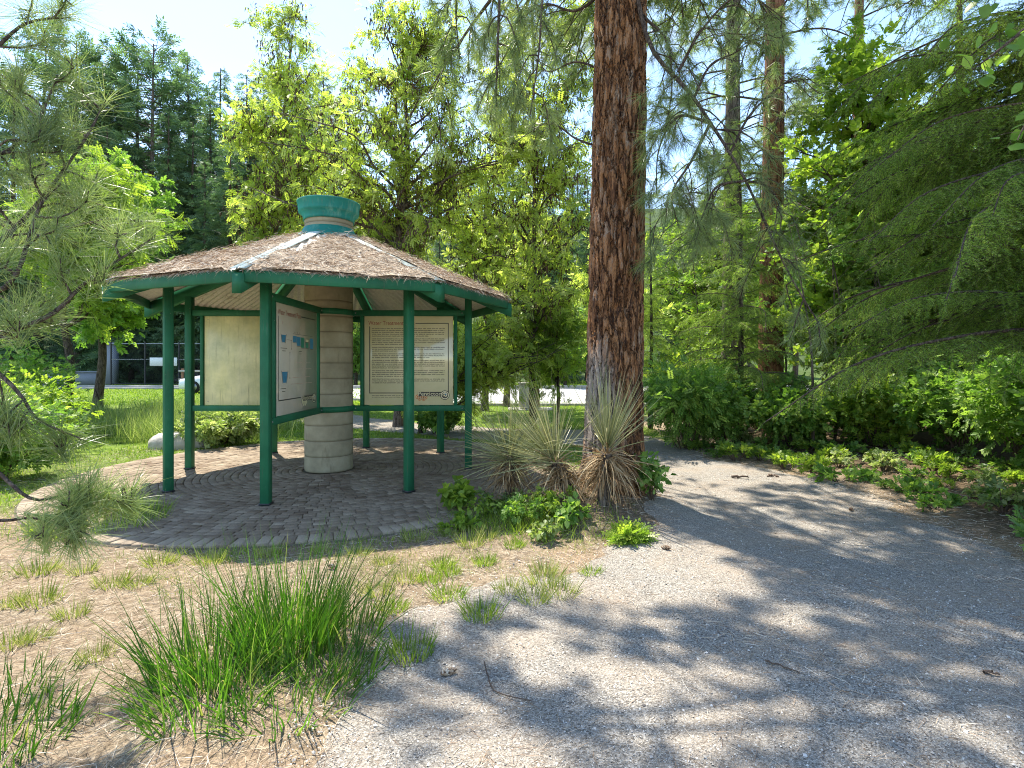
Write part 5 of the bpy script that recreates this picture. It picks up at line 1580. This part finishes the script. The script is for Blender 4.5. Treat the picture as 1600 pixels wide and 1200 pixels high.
# ------------------------------------------------------------------ grass
rng = np.random.default_rng(1100)
def clump(x, y, n, rad, L, label, mat='grass', w_=0.0058, **kw):
    g = grass_clump_geo(rng, n, rad, L, w_, **kw)
    o = g.obj('grass_clump', M[mat]); o.location = (x, y, H1(x, y))
    return tag(o, label, 'grass clump')
clump(-1.20, 2.90, 640, 0.25, 0.58, 'tall dark green grass clump in the foreground, right and densest part', lean=0.55)
clump(-1.46, 2.68, 420, 0.28, 0.46, 'dark green grass clump in the foreground left of the densest part', lean=0.8)
clump(-1.35, 2.42, 320, 0.28, 0.34, 'lower left grass clump of the foreground group', lean=0.9, bend=0.9)
clump(-1.00, 2.44, 320, 0.30, 0.24, 'short grass at the front of the foreground clumps', lean=1.1, bend=1.0)
clump(-0.88, 2.68, 230, 0.24, 0.28, 'short grass running toward the gravel from the foreground clumps', lean=0.9, bend=0.8)
clump(-0.92, 3.05, 170, 0.2, 0.42, 'thin upright grass at the right end of the foreground clumps', lean=0.6)
clump(-2.05, 2.12, 360, 0.28, 0.2, 'dark grass clump in the bottom left corner', lean=0.8)
clump(-2.3, 2.45, 180, 0.28, 0.14, 'lighter grass beside the bottom left corner clump', 'grass', lean=0.9)
clump(-3.9, 5.2, 1300, 0.55, 0.22, 'bright green grass patch under the lowest pine bough', 'lawn', 0.006, lean=0.4)
tuft_px = [(648, 843, 0), (690, 880, 1), (672, 905, 1), (702, 893, 1), (635, 905, 0), (700, 930, 1), (757, 875, 1), (752, 958, 1), (805, 850, 1), (850, 890, 0), (795, 918, 0), (875, 922, 0), (922, 893, 1),
           (850, 905, 0), (835, 932, 0), (612, 952, 1), (590, 925, 0), (640, 1018, 1), (175, 915, 0), (110, 965, 0), (130, 895, 0), (60, 945, 0), (20, 1010, 0), (215, 915, 0), (150, 1030, 0), (10, 950, 0), (250, 880, 0), (600, 880, 0), (55, 1000, 0), (330, 880, 0), (420, 868, 0), (500, 860, 0), (560, 868, 0), (60, 895, 0), (735, 848, 0), (760, 840, 0), (700, 835, 0)]
TG = 'grass tufts dotted over the dry ground'
tp_ = {}
for k, mt in ((0, 'grass_dry'), (1, 'lawn')):
    tp_[k] = [grass_clump_geo(rng, 210 if k else 150, 0.09, 0.125, 0.004, 0.9, 0.5, 3).mesh('grass_tuft', M[mt]) for _ in range(3)]
for i, (x, y, k) in enumerate(tuft_px):
    p = gpx(x, y); o = bpy.data.objects.new('grass_tuft', tp_[k][i % 3]); COL.objects.link(o)
    o.location = (p[0], p[1], H1(*p)); o.rotation_euler = (0, 0, rng.random() * 6.28)
    s = rng.uniform(0.8, 1.35); o.scale = (s, s, s * rng.uniform(0.8, 1.2))
    tag(o, 'small fresh green grass tuft on the dry ground before the kiosk' if k else 'small yellowish grass tuft on the dry needle-strewn ground', 'grass tuft', TG)

def scatter_blades(name, n, area, dens, mat, L, w_, label, lean=0.5, seg=2):
    g = Geo()
    x = rng.uniform(area[0], area[1], n); y = area[2] + (area[3] - area[2]) * rng.random(n) ** 1.3
    k = rng.random(n) < dens(x, y); x, y = x[k], y[k]; n = len(x)
    P = np.stack([x, y, height(x, y) - 0.004], -1)
    D = rng.normal(size=(n, 3)) * np.array([lean, lean, 0.1]) * 0.7 + np.array([0, 0, 1.0])
    sc = 1 + 0.03 * y
    strips(g, rng, P, D, rng.uniform(L[0], L[1], n), w_ * sc, rng.normal(size=(n, 3)) * 0.35, seg)
    return tag(g.obj(name, M[mat]), label, 'grass', kind='stuff')
scatter_blades('lawn_grass', 150000, (-13, 7, 4.8, 22), lambda x, y: lawn_mask(x, y) * (0.35 + 0.65 * sstep(0.3, 0.6, fbm(x, y, 1.5, 3, 2))), 'lawn', (0.03, 0.09), 0.007, 'short sunlit grass of the lawn round the paved circle')
scatter_blades('far_lawn_grass', 50000, (-30, 16, 20, 44), lambda x, y: ((x < -4 - (y - 20) * 0.2) | (y > 35)) * 1.0, 'lawn', (0.05, 0.10), 0.02, 'far sunlit lawn by the road and fence')
scatter_blades('tall_weeds', 56000, (-13.5, -4.0, 10.4, 17), lambda x, y: sstep(0.35, 0.6, fbm(x, y, 0.9, 3, 8)) * sstep(-3.5, -5.5, x + (y - 9) * 0.25), 'weed', (0.25, 0.75), 0.007, 'tall tangled seeding weeds left of the kiosk', 0.55, 3)
scatter_blades('edge_grass', 26000, (-6.3, 0.2, 3.9, 11.6), lambda x, y: np.exp(-((np.hypot(x - KC[0], y - KC[1]) - PAD_R - 0.12) / 0.11) ** 2) * (0.15 + sstep(0.42, 0.6, fbm(x, y, 1.7, 3, 4))), 'lawn', (0.03, 0.10), 0.005, 'grass growing along the rim of the paved circle')
scatter_blades('bank_grass', 16000, (-0.9, 1.6, 4.4, 6.4), lambda x, y: np.exp(-(((x - 0.1) / 0.5) ** 2 + ((y - 5.05) / 0.28) ** 2)) * 1.2, 'lawn', (0.06, 0.2), 0.004, 'long grass on the bank at the foot of the yuccas', 0.8, 3)
scatter_blades('sparse_grass', 110000, (-6.0, 1.2, 2.0, 5.6), lambda x, y: sstep(0.46, 0.66, fbm(x, y, 1.9, 4, 13)) * 0.6 * (np.hypot(x - KC[0], y - KC[1]) > PAD_R) * (path_sd(x, y) < -0.1), 'grass_dry', (0.02, 0.07), 0.003, 'sparse yellowish grass on the dry ground', 0.9)

# dry needles and pebbles on the ground
def ground_litter(name, n, area, dens, mat, L, w_, label):
    g = Geo()
    x = rng.uniform(area[0], area[1], n); y = area[2] + (area[3] - area[2]) * rng.random(n) ** 1.5
    k = rng.random(n) < dens(x, y); x, y = x[k], y[k]; n = len(x)
    P = np.stack([x, y, height(x, y) + 0.012], -1)
    a = rng.random(n) * 2 * pi
    strips(g, rng, P, np.stack([np.cos(a), np.sin(a), rng.normal(size=n) * 0.12], -1), rng.uniform(L[0], L[1], n), w_ * (1 + 0.1 * y), rng.normal(size=(n, 3)) * 0.3 * np.array([1, 1, 0.3]), 2, taper=0.4)
    return tag(g.obj(name, M[mat]), label, 'needle litter', kind='stuff')
ground_litter('needle_litter', 90000, (-7, 6.5, 1.9, 10), lambda x, y: np.where(path_sd(x, y) > 0.05, 0.16 + 0.5 * sstep(0.5, 0.65, fbm(x, y, 1.4, 3, 77)), 0.85) * (np.hypot(x - KC[0], y - KC[1]) > PAD_R - 0.1) + 0.7 * np.exp(-(path_sd(x, y) / 0.15) ** 2), 'litter', (0.04, 0.13), 0.0016, 'dry pine needles strewn over soil and path')
g = Geo()
n = 70000
x = rng.uniform(-2.2, 4.6, n); y = 1.9 + 5.5 * rng.random(n) ** 1.5
k = path_sd(x, y) > -0.25; x, y = x[k], y[k]; n = len(x)
oc = np.array([[1,0,0],[0,1,0],[-1,0,0],[0,-1,0],[0,0,0.7],[0,0,-0.6]], float)
of = [[0,1,4],[1,2,4],[2,3,4],[3,0,4]]
sc = np.minimum(rng.lognormal(math.log(0.0028), 0.45, n), 0.011)
inst(g, oc, None, of, np.stack([x, y, height(x, y) + 0.008 + sc * 0.2], -1), basis(np.stack([rng.normal(size=n), rng.normal(size=n), rng.normal(size=n) * 0.2], -1), rng.normal(size=n) * 0.4), sc, rng.random(n))
tag(g.obj('loose_gravel', M['pebble']), 'loose small stones on the gravel path', 'gravel', kind='stuff')

# sticks and stones one can pick out
def stick(pts, r_, label):
    g = Geo(); P = [(*gpx(a, b), 0) for a, b in pts]; P = smooth_path(P, 10); P[:, 2] = height(P[:, 0], P[:, 1]) + 0.013 + r_
    P += rng.normal(size=P.shape) * r_ * 0.6
    tube(g, P, r_ * (1 - 0.5 * np.linspace(0, 1, 10)), 6)
    tag(g.obj('fallen_stick', M['twig']), label, 'stick')
stick([(757, 1035), (765, 1065), (780, 1082), (835, 1095)], 0.004, 'thin curved fallen stick on the sunlit gravel')
stick([(1195, 1033), (1222, 1040), (1250, 1050)], 0.005, 'short brown stick on the gravel at the lower right')
stick([(1540, 1055), (1562, 1060)], 0.008, 'stubby reddish stick near the right edge of the path')
stick([(1145, 750), (1170, 751)], 0.018, 'dark short log at the back of the path')
stick([(1200, 747), (1218, 749)], 0.018, 'second dark log stub beside the ground plants')
# pine cones dropped on the path edge
cg = Geo()
for i in range(90):
    f = i / 90; az = i * 2.39996; rr_ = 0.019 * math.sin(pi * (0.12 + 0.86 * f)) ** 0.8
    b = np.array([cos(az) * rr_ * 0.5, -0.035 + 0.07 * f, sin(az) * rr_ * 0.5]); o_ = np.array([cos(az) * rr_, -0.028 + 0.07 * f, sin(az) * rr_])
    t_ = np.array([-sin(az), 0, cos(az)]) * 0.0055
    cg.add([b - t_, b + t_, o_ + t_ * 0.8 , o_ - t_ * 0.8, o_ * [1.12, 1, 1.12] + [0, 0.005, 0]], q=[[0, 1, 2, 3]], t=[[3, 2, 4]], r=rng.random())
tube(cg, np.array([(0, -0.036, 0), (0, 0, 0), (0, 0.034, 0)]), [0.008, 0.013, 0.004], 8, 0.1)
cm = cg.mesh('pine_cone', M['litter'])
for a_, b_, lab in ((1330, 800, 'brown pine cone by the right edge of the gravel'), (700, 1050, 'brown pine cone on the gravel near the grass clumps'), (520, 892, 'brown pine cone on the dry ground before the paving'), (1040, 860, 'brown pine cone below the thick pine trunk')):
    q_ = gpx(a_, b_); o = bpy.data.objects.new('pine_cone', cm); COL.objects.link(o); o.location = (q_[0], q_[1], H1(*q_) + 0.024); o.rotation_euler = (0.1, 0.1, rng.random() * 6)
    tag(o, lab, 'pine cone')
def boulder(x, y, s, label, sd, name='boulder'):
    import bmesh
    bm = bmesh.new(); bmesh.ops.create_icosphere(bm, subdivisions=4, radius=1)
    V = np.array([v.co[:] for v in bm.verts]); T = [[v.index for v in f.verts] for f in bm.faces]; bm.free()
    n = fbm(V[:, 0] * 1.0 + sd, V[:, 1] + V[:, 2] * 0.7, 1.2, 4, sd) - 0.45
    V = V * (1 + 0.35 * n)[:, None] * np.array(s); V[:, 2] = np.where(V[:, 2] > s[2] * 0.75, s[2] * 0.75 + (V[:, 2] - s[2] * 0.75) * 0.3, V[:, 2])
    g = Geo(); g.add(V, t=T); o = g.obj(name, M['rock'], smooth=True); o.location = (x, y, H1(x, y) + s[2] * 0.1)
    tag(o, label, 'boulder' if name == 'boulder' else 'stone')
boulder(-6.1, 9.9, (0.48, 0.35, 0.28), 'large pale flat boulder in the grass left of the kiosk', 3)
boulder(-5.75, 11.6, (0.26, 0.2, 0.14), 'small pale boulder behind the paved circle at the left', 5)
boulder(*gpx(1090, 1122), (0.012, 0.010, 0.009), 'white round pebble at the bottom of the path', 7, 'stone')

# ------------------------------------------------------------------ across the lawn: fence, wall, signs, car, post
fence = empty('chain_link_fence', (-20, 40, 0), 'black chain-link fence across the far lawn at the left', 'fence')
g = Geo(); x0, x1 = -9.5, 8.0
for k in range(int((x1 - x0) / 0.16) + 18):
    for sgn in (1, -1):
        xa = x0 + k * 0.16 - (2.9 if sgn == 1 else 0); pts = []
        xb = xa + 2.9
        a_, b_ = max(xa, x0), min(xb, x1)
        if a_ >= b_: continue
        za = 0.1 + (a_ - xa) if sgn == 1 else 3.0 - (a_ - xa); zb = 0.1 + (b_ - xa) if sgn == 1 else 3.0 - (b_ - xa)
        tube(g, np.array([(a_, 0, za), ((a_ + b_) / 2, 0, (za + zb) / 2), (b_, 0, zb)]), 0.006, 3)
g.obj('wire_mesh', M['darkmetal'], fence)
for x in np.arange(x0, x1 + 0.1, 2.5):
    g = Geo(); tube(g, np.array([(x, 0.03, -0.2), (x, 0.03, 1.5), (x, 0.03, 3.2)]), 0.055, 8); g.obj('fence_post', M['darkmetal'], fence)
for z in (0.1, 1.9, 3.05):
    g = Geo(); tube(g, np.array([(x0, 0.04, z), (0, 0.04, z), (x1, 0.04, z)]), 0.035, 6); g.obj('rail', M['steel'] if z > 1 else M['darkmetal'], fence)
g = Geo(); box(g, (-2.9, 0, 0.45), (4.6, 0.3, 0.9)); box(g, (-0.15, -0.02, 1.5), (0.85, 0.5, 3.0)); box(g, (-0.15, -0.02, 3.08), (1.05, 0.7, 0.16)); box(g, (-2.9, 0, 0.97), (4.6, 0.42, 0.12))
o = g.obj('grey_wall', M['greywall']); o.location = (-32.0 * 0.94, 41, 0)
tag(o, 'low grey wall ending in a concrete pillar at the far left', 'wall')
o.name = 'garden_wall'
for (xx, ww, lab) in ((-26.2, 1.0, 'white blank sign board on the fence, the left and wider one'), (-25.0, 0.62, 'white blank sign board on the fence, the right and smaller one')):
    g = Geo(); bevbox(g, (0, 0, 0), (ww, 0.03, 0.62), 0.01); o = g.obj('sign_board', M['signwhite']); o.location = (xx * 0.995, 39.9, 1.72)
    tag(o, lab, 'sign')
# shed with a pale gable beyond the fence
shed = empty('shed', (-26, 47, 0), 'dark shed with a pale low gable roof beyond the fence', 'shed')
g = Geo(); box(g, (0, 0, 0.7), (6.5, 3, 1.4)); g.obj('wall', M['greywall'], shed)
g = Geo(); V = [(-3.6, -1.7, 1.3), (3.6, -1.7, 1.3), (0, -1.7, 2.7), (-3.6, 1.7, 1.3), (3.6, 1.7, 1.3), (0, 1.7, 2.7)]
g.add(V, q=[[0, 3, 5, 2], [1, 2, 5, 4], [0, 1, 4, 3]], t=[[0, 2, 1], [3, 4, 5]]); g.obj('roof', M['kerb'], shed)
# low rail barrier by the car park
bar = empty('rail_barrier', (-19.6, 35, 0), 'brown and white rail barrier beside the white car', 'barrier')
for x in (-1.6, -0.2, 1.2):
    g = Geo(); bevbox(g, (x, 0, 0.6), (0.12, 0.12, 1.3), 0.01); g.obj('post', M['timber'], bar)
for z in (0.55, 1.1):
    g = Geo(); bevbox(g, (-0.2, -0.08, z), (3.2, 0.05, 0.12), 0.01); g.obj('rail', M['kerb'], bar)
# white car nosing out from behind the kiosk
car = empty('parked_car', (-15.4, 29.5, 0), 'white parked car partly hidden behind the kiosk posts', 'car', None, R(8))
import bmesh
def loft(sections, mat, name, parent):
    g = Geo(); m = len(sections[0]); V = np.array(sections, float).reshape(-1, 3); n = len(sections)
    q = [[i * m + j, i * m + (j + 1) % m, (i + 1) * m + (j + 1) % m, (i + 1) * m + j] for i in range(n - 1) for j in range(m)]
    g.add(V, q=q)
    for e in (0, n - 1):
        c = V[e * m:(e + 1) * m].mean(0); g.add(np.vstack([V[e * m:(e + 1) * m], c]), t=[[j, (j + 1) % m, m] for j in range(m)])
    return g.obj(name, mat, parent, smooth=False)
def sec(x, zt, zb, w_): return [(x, -w_, zb), (x, -w_ * 1.03, (zt + zb) / 2), (x, -w_ * 0.92, zt), (x, 0, zt + 0.03), (x, w_ * 0.92, zt), (x, w_ * 1.03, (zt + zb) / 2), (x, w_, zb)]
loft([sec(-2.2, 0.62, 0.34, 0.66), sec(-2.1, 0.74, 0.24, 0.8), sec(-1.2, 0.92, 0.22, 0.87), (sec(-0.6, 0.97, 0.22, 0.88)), sec(1.6, 1.0, 0.22, 0.88), sec(2.1, 0.95, 0.26, 0.82), sec(2.2, 0.7, 0.34, 0.7)], M['white'], 'body', car)
loft([sec(-0.75, 0.99, 0.95, 0.74), sec(-0.1, 1.42, 0.95, 0.64), sec(1.1, 1.45, 0.95, 0.64), sec(1.85, 1.02, 0.95, 0.72)], M['glass'], 'windows', car)
loft([sec(-0.05, 1.47, 1.43, 0.60), sec(1.05, 1.49, 1.45, 0.60)], M['white'], 'roof', car)
for (x, y) in ((-1.4, -0.82), (1.35, -0.82), (-1.4, 0.82), (1.35, 0.82)):
    g = Geo(); lathe(g, [(0.0, -0.1), (0.32, -0.1), (0.33, 0.0), (0.32, 0.1), (0.0, 0.1)], n=24)
    V = g.v[0]; g.v[0] = np.stack([V[:, 0] + x, V[:, 2] + y, V[:, 1] + 0.33], -1); wh = g.obj('wheel', M['rubber'], car)
    g = Geo(); lathe(g, [(0.0, -0.104), (0.2, -0.104), (0.2, 0.104), (0.0, 0.104)], n=20)
    V = g.v[0]; g.v[0] = np.stack([V[:, 0] + x, V[:, 2] + y, V[:, 1] + 0.33], -1); g.obj('rim', M['steel'], wh)
for y in (-0.58, 0.58):
    g = Geo(); bevbox(g, (-2.14, y, 0.64), (0.12, 0.26, 0.12), 0.02); g.obj('headlight', M['steel'], car)
# grey box and timber post on a concrete pad near the road
x, y = 0.62 * 1.0, 18.2
g = Geo(); bevbox(g, (0, 0, 0.02), (1.5, 1.0, 0.05), 0.01); o = g.obj('concrete_pad', M['kerb']); o.location = (x, y, 0.0); tag(o, kind='structure')
g = Geo(); bevbox(g, (0, 0, 0.42), (0.34, 0.3, 0.78), 0.02); bevbox(g, (0, -0.01, 0.84), (0.4, 0.36, 0.05), 0.01); o = g.obj('utility_box', M['rock']); o.location = (x - 0.22, y, 0.045)
tag(o, 'grey concrete box on the pad beyond the yuccas', 'utility box')
g = Geo(); bevbox(g, (0, 0, 0.42), (0.16, 0.16, 0.85), 0.01); o = g.obj('timber_post', M['timber']); o.location = (x + 0.22, y, 0.045)
tag(o, 'brown square timber post beside the grey concrete box', 'post')
